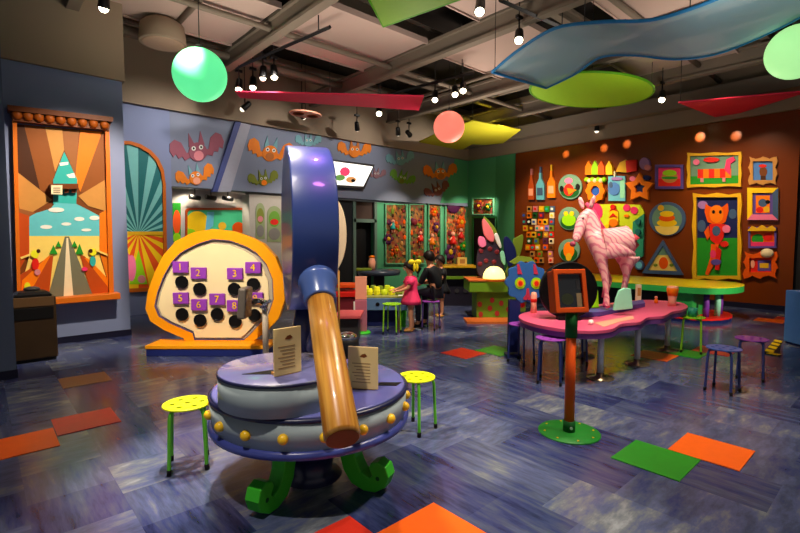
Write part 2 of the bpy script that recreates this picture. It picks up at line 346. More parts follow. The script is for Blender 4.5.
# ================================================================== INLAID FLOOR TILES
def tile(px, py, key, label, snap=True):
    p = G(px, py); i = math.floor((p.x - TX0) / TILE); off = .5 * TILE if i % 2 == 0 else 0
    j = math.floor((p.y - TY0 - off) / TILE)
    cx = TX0 + (i + .5) * TILE; cy = TY0 + off + (j + .5) * TILE
    if not snap: cx, cy = p.x, p.y
    o = MB().box((0, 0, 0), (TILE - .006, TILE - .006, .006)).build('floor_tile', M('tile_' + key, PAL[key], .35, var=.12), None, 0, (cx, cy, .003))
    tag(o, label, 'floor tile', 'coloured floor tiles'); return o
PAL['tileorange'] = (255, 100, 14); PAL['tilered'] = (200, 44, 28); PAL['tilegreen'] = (34, 140, 30); PAL['tilebrown'] = (130, 84, 40)
tile(20.6, 444.9, 'tileorange', 'orange floor tile touching a red tile, between trash bin and saucer table', False)
tile(86, 421, 'tilered', 'red floor tile touching the orange one, between trash bin and yellow-green stool', False)
tile(90, 378, 'tilebrown', 'dull brown-orange floor tile in front of the black trash bin')
tile(345, 527, 'tilered', 'red floor tile partly under the saucer table')
tile(434, 522, 'tileorange', 'large orange floor tile in front of the saucer table')
tile(457, 355, 'tilered', 'red floor tile on open floor beside a green one, toward the purple stools')
tile(490, 351, 'tilegreen', 'green floor tile between the red tile and the purple stools')
tile(712, 452, 'tileorange', 'bright orange floor tile right beside a green tile on open floor')
tile(656, 461, 'tilegreen', 'green floor tile beside the bright orange tile, past the kiosk base')
tile(655, 357, 'tileorange', 'orange floor tile by the far steel legs of the pink table')
tile(688, 353, 'tilegreen', 'green floor tile under the lime stool by the pink table')
tile(716, 351, 'tilered', 'red floor tile behind the blue stool')
tile(781, 323, 'tileorange', 'orange floor tile near the brown wall, by the end of the green counter')
tile(790, 319, 'tilered', 'red floor tile at the far side of the orange one near brown wall')
# ================================================================== WALL ART, LEFT WALL
a = Art(W_LEFT, 62, 210, 'wall_mural_panel', 'tall wooden-framed wall panel painted with a desert road and radiating planks', 'wall panel')
PL = [([(14, 124), (106, 132), (111, 298), (18, 302)], 'brown'),
 ([(14, 124), (24, 125), (40, 190), (17, 172)], 'dkbrown'), ([(24, 125), (45, 127), (55, 172), (50, 192), (40, 190)], 'brownmid'), ([(45, 127), (62, 129), (64, 150), (55, 172)], 'tan'),
 ([(62, 129), (79, 130), (76, 178), (64, 150)], 'brownwarm'), ([(80, 130), (102, 132), (80, 192), (75, 178)], 'orangewood'), ([(102, 132), (107, 132), (108, 178), (92, 194), (80, 192)], 'brownmid'),
 ([(17, 172), (40, 190), (52, 200), (20, 220)], 'tan'), ([(17, 208), (40, 214), (29, 218), (18, 216)], 'brownwarm'), ([(108, 178), (108, 212), (88, 206), (78, 196)], 'tan'),
 ([(64, 152), (77, 180), (76, 204), (53, 204), (53, 180)], 'teal'), ([(59, 163), (68, 162), (68, 165), (60, 166)], 'white'), ([(66, 175), (74, 173), (75, 178), (69, 178)], 'white'),
 ([(29, 217), (36, 213), (50, 209), (55, 203), (76, 204), (90, 211), (99, 216), (99, 238), (29, 238)], 'tealsky'),
 ([(29, 236), (99, 236), (99, 256), (110, 290), (20, 292), (29, 256)], 'sand'),
 (el(46, 227, 6, 2), 'white'), (el(66, 224, 5, 1.6), 'white'), (el(79, 219, 5, 2), 'white'), (el(86, 230, 5, 1.4), 'white'), (el(56, 210, 8, 2.4), 'white'), (el(94, 218, 5, 2.2), 'white'),
 ([(17, 212), (29, 216), (29, 252), (18, 272)], 'rust'), ([(99, 214), (109, 208), (110, 290), (99, 252)], 'orangewood'),
 ([(18, 300), (18, 276), (50, 256), (53, 256), (48, 300)], 'rust'), ([(20, 300), (22, 280), (48, 256), (50, 256), (30, 292)], 'orange'),
 ([(111, 298), (110, 286), (84, 256), (80, 256), (92, 298)], 'rust'), ([(110, 290), (109, 280), (87, 258), (84, 258)], 'orange'),
 ([(64.6, 236.5), (68.5, 236.5), (93, 297), (47, 299)], 'road'), ([(66, 238), (67.6, 238), (73, 297), (63, 298)], 'cream'),
 ([(53, 245), (49, 254), (57, 254)], 'green'), ([(58, 241), (55, 247), (61, 247)], 'green'), ([(79, 244), (75, 254), (83, 254)], 'green'), ([(74, 241), (71, 247), (77, 247)], 'green'),
 ([(20, 257), (34, 252), (34, 254), (21, 259)], 'sand'), (el(34.5, 254, 4), 'lemon'), (el(38, 251, 2), 'dkbrown'), (el(35, 264, 3.6, 6), 'red'), (el(37, 272, 3, 3), 'rose'),
 (el(92, 252, 3.6), 'lemon'), (el(90, 251, 2), 'dkbrown'), (el(92, 261, 3, 5), 'teal'), ([(95, 249), (107, 254), (107, 256), (95, 251)], 'sand'), (el(84, 269, 3, 2), 'hotpink'),
 (el(27, 286, 3, 4), 'lemon')]
M('brownmid', (140, 76, 26), .5); M('brownwarm', (150, 90, 44), .5); M('orangewood', (235, 122, 16), .5); M('tealsky', (100, 195, 205), .5)
a.pic('picture', PL, 0, .012, .0015)
a.frame([(12, 118), (108, 126), (113, 299), (17, 303)], [(16.5, 122), (104, 130), (108, 297), (20.5, 301)], M('frame_orange', (220, 112, 24), .4), .09)
cor = MB(); cor.prism(a.poly([(6.5, 107.5), (110.8, 119.5), (110, 124), (7.5, 113)]), 0, -.20, 0); cor.prism(a.poly([(9, 112), (109.5, 123), (107.5, 131.5), (12.5, 122.5)]), 0, -.13, 0)
for i in range(9):
    t = (i + .5) / 9; c = a.L((11 + 97 * t, 116 + 11 * t)); cor.ball((c[0], -.14, c[1]), (.062, .05, .07), 1, 12, 8)
cor.build('cornice', [M('cornice_wood', (112, 54, 16), .4, var=.25, scale=20), M('cornice_boss', (165, 82, 24), .4)], a.e)
MB().prism(a.poly([(17, 299.5), (117, 291.5), (117.5, 297.5), (17, 306)]), 0, -.24).build('sill', 'frame_orange', a.e, .01)
sh = MB(); sh.prism(a.poly([(49, 184.5), (77, 184.5), (77, 189.5), (49, 189.5)]), 0, -.14); [sh.prism(a.poly(rc(x, 189, x + 4, 193)), 0, -.09) for x in (64, 71)]; sh.build('shelf', 'cornice_wood', a.e)
lb = MB().prism(a.poly(rc(50, 186, 61, 195)), -.14, -.155, 0); [lb.prism(a.poly(rc(52, y, 59, y + .8)), -.155, -.157, 1) for y in (188.5, 190.5, 192.5)]; lb.build('caption_card', ['cream', 'dkbrown'], a.e)
# trash bin
p0 = G(17, 364); p1 = G(52, 361)
tb = thing('trash_bin', 'black and brown trash bin against the blue wall below the road mural', 'trash bin', ((p0.x + p1.x) / 2 + .02, (p0.y + p1.y) / 2 + .22, 0), 0)
w = .46; MB().box((0, 0, .02), (w - .04, .40, .04)).build('plinth', 'black', tb); MB().box((0, 0, .44), (w, .44, .80)).build('body', M('bin_brown', (52, 38, 24), .4, var=.3, scale=5), tb, .012)
MB().box((0, -.222, .63), (w - .06, .012, .15)).build('flap', 'black', tb, .003); MB().box((0, -.222, .78), (w - .04, .012, .12)).build('label_panel', M('bin_tan', (90, 66, 42), .4), tb, .003)
MB().lathe([(.27, .84), (.27, .87), (.2, .90), (.1, .915)], 4, smooth=False).build('lid', 'black', tb).rotation_euler = (0, 0, R(45)); MB().ball((0, 0, .93), (.09, .07, .035)).build('lid_knob', 'dkgrey', tb)
# sunburst arch
a = Art(W_BACK, 140, 215, 'sunburst_mural', 'arched mural of a teal and yellow sunburst with an orange border', 'mural')
top = [(117, 141), (130, 141.5), (140, 144.5), (150, 150.5), (158, 159), (163, 170), (165, 184)]; arch = top + [(167, 290), (117, 293)]
inn = [(117, 144.5), (130, 145), (139, 148), (148, 153.5), (155, 161), (160, 172), (162, 185), (163, 286.5), (117, 289)]
def clip(poly, box):                                  # Sutherland-Hodgman against a convex outline
    def inside(p, q, r): return (r[0] - q[0]) * (p[1] - q[1]) - (r[1] - q[1]) * (p[0] - q[0]) >= 0
    def cut(p1, p2, q, r):
        d1 = (p2[0] - p1[0], p2[1] - p1[1]); d2 = (r[0] - q[0], r[1] - q[1]); k = d1[0] * d2[1] - d1[1] * d2[0]
        t = ((q[0] - p1[0]) * d2[1] - (q[1] - p1[1]) * d2[0]) / (k or 1e-9); return (p1[0] + t * d1[0], p1[1] + t * d1[1])
    out = poly
    for i in range(len(box)):
        q, r = box[i], box[(i + 1) % len(box)]; src, out = out, []
        for j in range(len(src)):
            p, c = src[j - 1], src[j]
            if inside(c, q, r):
                if not inside(p, q, r): out.append(cut(p, c, q, r))
                out.append(c)
            elif inside(p, q, r): out.append(cut(p, c, q, r))
        if not out: return []
    return out
PL = [(inn, 'dkteal')]
M('paleteal', (130, 205, 200), .5); M('dteal', (40, 118, 120), .5); M('sunred', (235, 85, 25), .5)
for i in range(24):
    a0, a1 = R(180 + i * 7.5), R(187.5 + i * 7.5); c = (138, 234)
    k = clip([c, (c[0] + 150 * cos(a0), c[1] + 150 * sin(a0)), (c[0] + 150 * cos(a1), c[1] + 150 * sin(a1))], inn)
    if k: PL.append((k, 'paleteal' if i % 2 else 'dteal'))
for i in range(16):
    a0, a1 = R(i * 11.25), R(11.25 + i * 11.25); c = (138, 233)
    k = clip([c, (c[0] + 150 * cos(a0), c[1] + 150 * sin(a0)), (c[0] + 150 * cos(a1), c[1] + 150 * sin(a1))], inn)
    if k: PL.append((k, ('yellow', 'sunred')[i % 2]))
PL += [(clip([(117, 231.5), (164, 231.5), (164, 235), (117, 235)], inn), 'gold'), ([(129, 284), (138, 250), (147, 284)], 'lime'), (el(131, 268, 4.5, 13), 'pink'), (el(127, 262, 3, 9), 'pink'), (el(141, 279, 4, 4), 'rose')]
a.pic('picture', PL, 0, .01, .001)
a.frame(arch, inn, M('arch_orange', (205, 105, 25), .4), .06)
# ------------------------------------------------------------------ painted bats on the fascia
def bat(cx, cy, w, key, belly, label, tilt=0, ear=None, plane=W_BACK):
    a = Art(plane, cx, cy, 'bat_cutout', label, 'bat decoration', 'painted bats on the upper wall', .02 if cx > 430 else .003 if w >= 25 else -.001); h = w * .5
    def T(x, y): c, s = cos(R(tilt)), sin(R(tilt)); return (cx + (x * c - y * s) * w, cy + (x * s + y * c) * w)
    MB().prism(a.poly([T(x, y) for x, y in [(.18 * cos(t * pi / 8), .19 * sin(t * pi / 8) + .06) for t in range(16)]]), 0, -.03).build('body', key, a.e)
    for s in (-1, 1):
        MB().prism(a.poly([T(s * x, y) for x, y in ((.1, .0), (.22, .05), (.3, -.18), (.42, -.26), (.52, -.2), (.55, -.05), (.5, .08), (.44, .03), (.4, .13), (.32, .1), (.28, .19), (.18, .15), (.1, .2))]), 0, -.02).build('wing', key, a.e)
        MB().prism(a.poly([T(s * x, y) for x, y in ((.04, -.1), (.12, -.34), (.16, -.06))]), 0, -.025).build('ear', ear or key, a.e)
        e = MB().prism(a.poly([T(s * .075 + .042 * cos(k * pi / 6), -.02 + .046 * sin(k * pi / 6)) for k in range(12)]), -.03, -.036, 0); e.prism(a.poly([T(s * .075 + .02 * cos(k * pi / 4), -.02 + .025 * sin(k * pi / 4)) for k in range(8)]), -.036, -.04, 1); e.build('eye', ['white', 'black'], a.e)
    MB().prism(a.poly([T(.1 * cos(t * pi / 6), .1 * sin(t * pi / 6) + .14) for t in range(12)]), -.03, -.034).build('belly', belly, a.e)
    return a
M('bat_mauve', (150, 84, 100), .6); M('bat_orange', (235, 130, 35), .6); M('bat_olive', (125, 135, 50), .6); M('bat_faint', (120, 170, 180), .6); M('bat_green', (110, 165, 60), .6); M('bat_rust', (190, 110, 50), .6); M('bat_rose', (150, 110, 120), .6); M('bat_maroon', (125, 75, 70), .6)
bat(197, 149, 50, 'bat_mauve', 'rose', 'large mauve painted bat nearest the sunburst mural', -10)
bat(195, 176, 36, 'bat_orange', 'peach', 'orange painted bat directly under the large mauve bat', -14, 'bat_faint')
bat(270, 151, 42, 'bat_orange', 'bat_rust', 'orange painted bat just past the slanted ridge, with blue ears', 8, 'bat_faint')
bat(263, 179, 28, 'bat_olive', 'orange', 'olive green painted bat beneath an orange one, beside the blue hoop', -8)
bat(308, 141, 24, 'bat_faint', 'bat_faint', 'pale blue painted bat just above the blue hoop')
bat(354, 150, 31, 'bat_orange', 'bat_orange', 'orange painted bat above the bright white screen', 3, 'bat_rust')
bat(376, 174, 18, 'bat_rose', 'bat_rose', 'small dull pink painted bat beside the white screen')
bat(400, 159, 26, 'bat_faint', 'bat_faint', 'faint teal painted bat above the green one', -8)
bat(402, 178, 24, 'bat_green', 'bat_olive', 'bright green painted bat below a faint teal one', 18)
bat(440, 172, 31, 'bat_orange', 'bat_rust', 'orange painted bat nearest the green wall corner', -4, 'bat_faint')
bat(437, 190, 24, 'bat_maroon', 'bat_maroon', 'thin dark red painted bat lowest by the green wall corner', -22)
# bright screen on the fascia
a = Art(W_BACK, 350, 175, 'wall_screen', 'bright white slanted display screen with a pink and green picture on it', 'screen', None, .02)
MB().prism(a.poly([(325, 159), (373, 165), (363, 189), (325, 187)]), 0, -.08).build('casing', 'dkgrey', a.e)
a.pic('display', [([(326, 161), (371, 167), (361.5, 186.5), (326, 184.5)], M('screen_white', (250, 246, 238), .4, emit=1.5)), (wob(el(343, 172, 5, 4.5)), M('screen_pink', (235, 70, 110), .4, emit=.6)), (el(338, 178, 5, 3), M('screen_green', (110, 160, 80), .4, emit=.5)), (el(349, 180, 5, 3), M('screen_tan', (215, 150, 90), .4, emit=.6)), (el(351, 181, 2, 1.6), 'black'), ([(326, 183), (345, 181), (360, 185), (361.5, 186.5), (326, 184.5)], M('screen_sand', (245, 205, 120), .4, emit=.7))], .08, .01, .002) if False else None
def mpic(a, name, layers, d0, t=.012, step=.003):
    L = [(p, (k.name if not isinstance(k, str) else k)) for p, k in layers]; return a.pic(name, L, d0, t, step)
mpic(a, 'display', [([(326, 161), (371, 167), (361.5, 186.5), (326, 184.5)], M('screen_white', (250, 246, 238), .4, emit=1.2)), (wob(el(343, 172, 5, 4.5)), M('screen_pink', (235, 70, 110), .4, emit=.6)), (el(338, 178, 5, 3), M('screen_green', (110, 160, 80), .4, emit=.5)), (el(349, 180, 5, 3), M('screen_tan', (215, 150, 90), .4, emit=.6)), (el(351, 181, 2, 1.6), 'black')], .08)
# murals in the recess and beside it
WREC = Plane((0, YB + .6, 0), 0); WMID = Plane((0, YB + .15, 0), 0)
a = Art(WREC, 219, 225, 'recess_mural', 'rounded teal mural with a big yellow sun and orange flowers in the recess', 'mural')
def rrect(x0, y0, x1, y1, r=4):
    o = []
    for cx, cy, s in ((x1 - r, y0 + r, -90), (x1 - r, y1 - r, 0), (x0 + r, y1 - r, 90), (x0 + r, y0 + r, 180)): o += [(cx + r * cos(R(s + k * 22.5)), cy + r * sin(R(s + k * 22.5))) for k in range(5)]
    return o
a.pic('picture', [(rrect(187, 210, 251, 262), 'mintgreen') if M('mintgreen', (70, 195, 140), .5) else 0, (el(197, 222, 11, 11), 'yellow'), ([(207, 212), (214, 212), (213, 226), (205, 232)], 'sky'), (el(222, 226, 4, 4), 'gold'), (el(238, 228, 6, 6), 'deeporange'), (el(190, 232, 5, 3), 'lime'), (el(214, 236, 12, 4), 'lime'), (el(246, 236, 4, 6), 'orange')], 0, .012, .002)
a.frame(rrect(185, 208, 253, 264), rrect(187, 210, 251, 262), 'rust', .04)
a = Art(WREC, 177, 222, 'narrow_mural', 'narrow red and green mural strip at the side of the recess', 'mural')
a.pic('picture', [(rc(172.5, 203, 180.5, 242), 'green'), (el(176.5, 222, 4, 12), 'sunred'), (el(176.5, 238, 4, 5), 'lime')], 0, .02, .004)
for cx, cy, lab, k1, k2 in ((260, 219, 'slim arched picture of a round green creature on the pale wall, next to the recess', 'bat_olive', 'rose'), (274, 222, 'arched picture of a green creature on the pale wall, right behind the blue hoop', 'bat_green', 'red')):
    a = Art(WMID, cx, cy, 'arched_picture', lab, 'picture', 'creature pictures beside the recess'); r = 4.5 if cx < 265 else 7
    a.pic('picture', [([(cx - r, cy + 20), (cx - r, cy - 8)] + el(cx, cy - 8, r, 8, 10, 180, 360) + [(cx + r, cy + 20)], 'greenish') if M('greenish', (150, 165, 120), .5) else 0, (el(cx, cy - 3, r * .8, 8), k1), (el(cx, cy, r * .6, 3), k2), (el(cx, cy + 12, r * .8, 6), 'grey')], 0, .015, .003)
for i, (px, py, lab) in enumerate(((195, 197, 'first small black spotlight under the recess ceiling, nearest the sunburst'), (211, 197, 'middle small black spotlight under the recess ceiling'), (228, 198, 'third small black spotlight under the recess ceiling, nearest the hoop'))):
    q = Plane((0, YB + .36, 0), 0).hit(px, py); o = thing('recess_spotlight', lab, 'spotlight', q, 0, 'spotlights in the recess'); MB().tube([(0, 0, 0), (0, 0, 2.72 - q.z)], .012, 8).build('stem', 'black_metal', o); MB().tube([(-.12, 0, 0), (.12, .03, -.02)], .055, 12).build('lamp_head', 'black_metal', o)
# ------------------------------------------------------------------ doll display panels on the green wall
WG = Plane((0, YB + .15, 0), 0)
def dolls(plane, x0, y0, x1, y1, mat, label, orn, frame='green_panel'):
    a = Art(plane, (x0 + x1) / 2, (y0 + y1) / 2, 'doll_showcase', label, 'display panel', 'crowded doll panels on the green walls')
    o = rc(x0, y0, x1, y1); i = rc(x0 + 1, y0 + 1, x1 - 1, y1 - 1)
    MB().prism(a.poly(o), 0, -.03).build('backing', mat, a.e); a.frame(o, i, M('showcase_green', (110, 185, 140), .5), .07)
    for (cx, cy, r, k, kind) in orn:
        mb = MB(); c = a.L((cx, cy)); s = abs(a.L((cx + r, cy))[0] - c[0])
        if kind == 'd':
            mb.ball((c[0], -.09, c[1] + s * 1.3), (s * .55,) * 3, 1, 10, 8); mb.lathe([(s * .35, s * .9), (s * .75, -s * .4), (s * .9, -s * .9)], 12, (c[0], -.09, c[1])); [mb.tube([(c[0] + q * s * .3, -.09, c[1] - s * .9), (c[0] + q * s * .35, -.09, c[1] - s * 2)], s * .22, 8, 1) for q in (-1, 1)]; [mb.tube([(c[0] + q * s * .3, -.09, c[1] + s * .6), (c[0] + q * s * 1.1, -.09, c[1])], s * .18, 8, 1) for q in (-1, 1)]
        elif kind == 'f':
            mb.ball((c[0], -.08, c[1]), (s * .4, .05, s * .4), 1, 10, 8); [mb.ball((c[0] + s * .7 * cos(k2), -.06, c[1] + s * .7 * sin(k2)), (s * .42, .04, s * .42), 0, 10, 6) for k2 in [q * pi / 3 for q in range(6)]]
        else: mb.ball((c[0], -.07, c[1]), (s, .06, s * .8), 0, 14, 8)
        mb.build('doll' if kind == 'd' else 'flower' if kind == 'f' else 'ornament', [k, 'peach' if kind == 'd' else 'gold'], a.e)
    rnd = random.Random(int(x0))
    for k in range(int((x1 - x0) * (y1 - y0) / 42)):
        cx = rnd.uniform(x0 + 2, x1 - 2); cy = rnd.uniform(y0 + 3, y1 - 3); c = a.L((cx, cy)); s = rnd.uniform(.035, .08); mb = MB()
        mb.ball((c[0], -.04, c[1]), (s, .03, s * rnd.uniform(.6, 1.5)), 0, 10, 6); mb.build('trinket', rnd.choice(['rust', 'maroon', 'olive', 'brown', 'deeporange', 'dkgreen', 'tan', 'plum', 'dkbrown']), a.e)
dolls(WG, 384, 204, 406, 264, 'doll_panel_a', 'first crowded doll panel past the dark doorway', [(391, 226, 2.6, 'teal', 'd'), (387, 239, 4, 'plum', 'f'), (395, 250, 3, 'rust', 'f')])
dolls(WG, 408, 204, 424, 264, 'doll_panel_a', 'second crowded doll panel from the dark doorway, with a red doll', [(418.5, 238, 2.6, 'red', 'd'), (413, 222, 3, 'maroon', 'o')])
dolls(WG, 427, 204, 440, 264, 'doll_panel_b', 'narrow doll panel with an orange doll in front', [(430, 241, 2.8, 'orange', 'd'), (435, 227, 3.2, 'plum', 'f'), (433, 212, 3, 'deeporange', 'f')])
dolls(WG, 444, 199, 467, 268, 'doll_panel_b', 'wide orange doll panel under a dark purple oval', [(452, 205, 7, 'plum', 'o'), (451, 240, 3, 'red', 'd'), (459, 235, 2.4, 'red', 'd'), (449, 252, 5, 'plum', 'f'), (460, 222, 4, 'deeporange', 'f'), (462, 246, 3, 'green', 'f')])
dolls(W_RIGHT, 473, 198, 495, 215, 'doll_panel_b', 'small square trinket panel above the dark opening behind the pink-eared figure', [(480, 206, 3, 'maroon', 'f'), (489, 207, 3, 'dkgreen', 'f')])
a = Art(W_RIGHT, 486, 250, 'display_niche', 'black display niche in the green wall behind the pink-eared figure', 'niche')
MB().prism(a.poly(rc(474, 218, 497, 283)), 0, -.02).build('backing', 'black', a.e); a.frame(rc(472.5, 216.5, 498, 284), rc(474, 218, 496.5, 283), 'dkgreen', .05)
# ================================================================== ART ON THE BROWN WALL
def A(cx, cy, name, label, cat, group=None, off=.004): return Art(W_RIGHT, cx, cy, name, label, cat, group, off)
for cx, y0, y1, k, cap, lab in ((532.5, 172, 200, 'rust', 'rose', 'thin rust red bottle cutout'), (541.5, 170, 200, 'sky', 'slate', 'blue bottle cutout between the red and orange ones'), (552.5, 168, 198, 'orange', 'gold', 'orange bottle cutout closest to the round plates')):
    a = A(cx, (y0 + y1) / 2, 'bottle_cutout', lab + ' on the brown wall', 'wall bottle', 'bottle cutouts on the brown wall', -.001); w = 3 if k == 'rust' else 3.9; h = y1 - y0
    MB().prism(a.poly([(cx - w, y1), (cx - w, y0 + h * .5), (cx - 1.3, y0 + h * .3), (cx - 1, y0 + 3), (cx + 1, y0 + 3), (cx + 1.3, y0 + h * .3), (cx + w, y0 + h * .5), (cx + w, y1)]), 0, -.09).build('bottle_body', k, a.e, .01)
    MB().prism(a.poly(rc(cx - .8, y0 - 3, cx + .8, y0 + 3)), 0, -.07).build('bottle_cap', cap, a.e); MB().prism(a.poly(rc(cx - w * .7, y0 + h * .6, cx + w * .7, y0 + h * .85)), -.09, -.1).build('bottle_label', 'peach' if k != 'sky' else 'slate', a.e)
# grid of small square pictures
rows = [[(530, 'tan'), (536, 'rose'), (542, 'gold'), (547.5, 'green'), (553, 'slate')], [(524.8, 'brown'), (529.8, 'orange'), (535.5, 'dkgreen'), (542, 'plum'), (552.5, 'cream')], [(525, 'maroon'), (529.8, 'black'), (534.6, 'cream'), (541, 'orange'), (546, 'gold'), (552.5, 'slate')],
        [(526, 'gold'), (532, 'brown'), (538, 'peach'), (542.8, 'orange'), (547.6, 'lilac'), (552, 'olive')], [(529.6, 'orange'), (534.4, 'gold'), (540, 'dkgreen'), (546.5, 'tan'), (552, 'red')], [(530, 'dkgreen'), (537, 'olive'), (546, 'plum'), (552, 'cream')],
        [(528.4, 'orange'), (533.3, 'red'), (538.2, 'gold'), (546, 'deeporange'), (552, 'brown')], [(533, 'tan'), (540.5, 'olive'), (551, 'rose')], [(530, 'orange'), (537, 'deeporange'), (542, 'tan'), (551.5, 'peach')]]
ORD = ('top', 'second', 'third', 'fourth', 'fifth', 'sixth', 'seventh', 'eighth', 'bottom'); NTH = ('first', 'second', 'third', 'fourth', 'fifth', 'sixth')
INK = ['black', 'white', 'red', 'blue', 'yellow', 'dkbrown', 'teal']
for r, row in enumerate(rows):
    cy = 209 + r * 6.4
    for q, (cx, k) in enumerate(row):
        a = A(cx, cy, 'square_picture', f'small {dict(dkgreen="dark green", plum="dark purple", slate="slate blue", deeporange="deep orange").get(k, k)} square picture, {NTH[q]} in the {ORD[r]} row of the grid', 'small picture', 'small square pictures in the grid'); s = 2.25; sy = 2.85
        MB().prism(a.poly(rc(cx - s, cy - sy, cx + s, cy + sy)), 0, -.05).build('tile', k, a.e, .006)
        i2 = INK[(r * 3 + q * 2) % 7]; i2 = i2 if i2 != k else 'white'
        MB().prism(a.poly(el(cx, cy, 1.3, 1.3, 10) if (r + q) % 2 else rc(cx - 1.2, cy - 1.2, cx + 1.2, cy + 1.2)), -.05, -.065).build('motif', i2, a.e)
def plate(cx, cy, r, ring, layers, label, asp=.94):
    a = A(cx, cy, 'round_plaque', label, 'plaque', 'round plaques on the brown wall'); MB().prism(a.poly(el(cx, cy, r * asp, r, 28)), 0, -.06).build('disc', ring, a.e, .012); a.pic('picture', layers, .06, .008, .004); return a
M('plateteal', (110, 150, 130), .4)
plate(571, 187, 12.6, 'plateteal', [(el(571, 192, 9, 6), 'dkgreen'), (el(571, 184, 8, 6), 'plateteal'), (el(570, 190, 5, 6), 'red'), ([(568, 188), (578, 190), (570, 195)], 'orange'), (el(570, 181, 4, 3), 'pink'), (el(563, 189, 2, 3), 'black'), (el(579, 187, 2, 3), 'black')], 'round plaque of a red bird on green, upper one beside the orange bottle')
plate(570, 218.5, 11.5, 'plateteal', [(el(570, 222, 8.5, 7), 'dkgreen'), (el(570, 220, 7, 6), 'lime'), (el(567, 213.5, 2.2, 2.2), 'yellow'), (el(573, 213.5, 2.2, 2.2), 'yellow')], 'round plaque of a lime green frog beside the zebra')
plate(570, 250.5, 11.5, 'plateteal', [(el(570, 254, 8.5, 7), 'dkgreen'), (el(570, 250, 5.5, 8), 'orange'), (el(570, 257, 3, 4), 'gold')], 'round plaque with an orange blob behind the kiosk screen')
plate(668, 219, 17, 'slate', [(el(668, 219, 15, 14), 'plateteal'), (el(668, 226, 12, 9, 20, 0, 180), 'sand'), (el(668, 223, 10, 4), 'yellow'), (el(668, 218, 8, 3.6), 'deeporange'), (el(668, 214, 7, 3), 'yellow'), (el(662, 208, 3, 3), 'gold')], 'large slate-rimmed oval plaque with a yellow layered shape', 1.08)
plate(640, 265, 5, 'slate', [(el(640, 265, 3, 3.4), 'sky')], 'small blue round plaque behind the zebra legs')
# the centrepiece: bright composite creature-and-castle plaques
a = A(599, 166, 'crown_plaque', 'row of orange and yellow crown points on a plaque over the blue plaque', 'plaque')
for i, (x, k) in enumerate(((590, 'orange'), (596.5, 'lime'), (603, 'deeporange'), (611, 'yellow'))): MB().prism(a.poly([(x - 3.4, 175), (x - 3.2, 167), (x, 161), (x + 3.2, 167), (x + 3.4, 175)]), 0, -.1 - .01 * i).build('crown_point', k, a.e)
a = A(624, 166, 'bird_plaque', 'yellow, red and purple bird plaque above the orange star', 'plaque', None, .006); a.pic('picture', [([(617, 172), (621, 163), (627, 160), (631, 166), (630, 173)], 'gold'), ([(628, 173), (627, 161), (638, 160), (638, 171)], 'red'), (el(646, 164, 5, 6), 'lilac'), (el(649, 168, 3, 3), 'rose')], 0, .09, .01)
a = A(597, 190, 'ring_plaque', 'orange scalloped ring plaque with a blue centre', 'plaque'); a.frame([(597 + (9.3 + .9 * cos(i * pi / 2)) * cos(i * pi / 16) * .97, 191 + (11 + cos(i * pi / 2)) * sin(i * pi / 16)) for i in range(32)], [(597 + 4.4 * cos(i * pi / 16), 191 + 5 * sin(i * pi / 16)) for i in range(32)], 'orange', .12, 0, 'ring'); MB().prism(a.poly(el(597, 191, 4.6, 5.2)), 0, -.05).build('centre', 'blue', a.e)
bd = MB(); [bd.ball((a.L((588 + i * 2.9, 180 + (i % 2)))[0], -.08, a.L((588 + i * 2.9, 180 + (i % 2)))[1]), (.07,) * 3, i % 2, 10, 8) for i in range(7)]; bd.build('bead_trim', ['lime', 'cream'], a.e)
a = A(617, 188, 'blue_plaque', 'light blue square plaque with a round blue creature, above the zebra', 'plaque', None, .006); a.pic('picture', [(rc(609, 176, 626, 201), 'sky'), (rc(621, 180, 625.5, 198), 'mint'), (el(615, 189, 6, 6.5), 'steelblue') if M('steelblue', (80, 130, 205), .4) else 0, (el(612, 185, 1.8, 3), 'slate'), (el(618, 179, 6, 1.6), 'lilac'), (rc(615.2, 171.5, 616.6, 177), 'cream')], 0, .05, .01)
a = A(640, 188, 'star_plaque', 'chunky orange star plaque with a dark blue centre', 'plaque'); a.frame(star(641, 188, 15, 8.4), star(641, 188, 6, 3.6), 'orange', .12, 0, 'star'); MB().prism(a.poly(el(641, 188, 5, 5)), 0, -.04).build('centre', 'navy', a.e)
a.pic('feather', [(el(634, 179, 3, 2.5), 'pink'), (el(648, 178, 3.4, 2.4), 'navy')], 0, .1, .01)
M('limeyellow', (205, 225, 40), .4)
a = A(620, 222, 'creature_plaque', 'big lime and yellow creature plaque with pink eyes behind the zebra', 'plaque')
a.pic('picture', [([(588, 208), (600, 204.5), (620, 204), (641, 205), (645, 212), (644, 256), (632, 262), (614, 250), (600, 232), (590, 222)], 'limeyellow'), ([(634, 222), (645, 214), (644, 256), (632, 262)], 'seagreen') if M('seagreen', (50, 150, 120), .4) else 0, (el(597, 212, 7, 8.5), 'hotpink'), (el(628, 208, 3.6, 3.6), 'hotpink'), (el(635.5, 210.5, 3.6, 3.6), 'hotpink'), (el(628, 216, 2.6, 1.6), 'orange'),
  ([(611, 212), (615, 206), (620, 212), (620, 224), (611, 224)], 'yellow'), ([(611, 212), (615, 206), (620, 212), (615, 210)], 'red'), ([(611, 218), (615, 213), (620, 218), (615, 216.5)], 'red'), (el(615.5, 223, 4.6, 4), 'orange'), (el(615, 207, 2.4, 2.4), 'red'), (el(640, 222, 2.5, 3), 'dkteal'), (el(640, 232, 2.5, 3), 'dkteal'), ([(604, 226), (612, 224), (611, 232), (603, 231)], 'yellow')], 0, .07, .008)
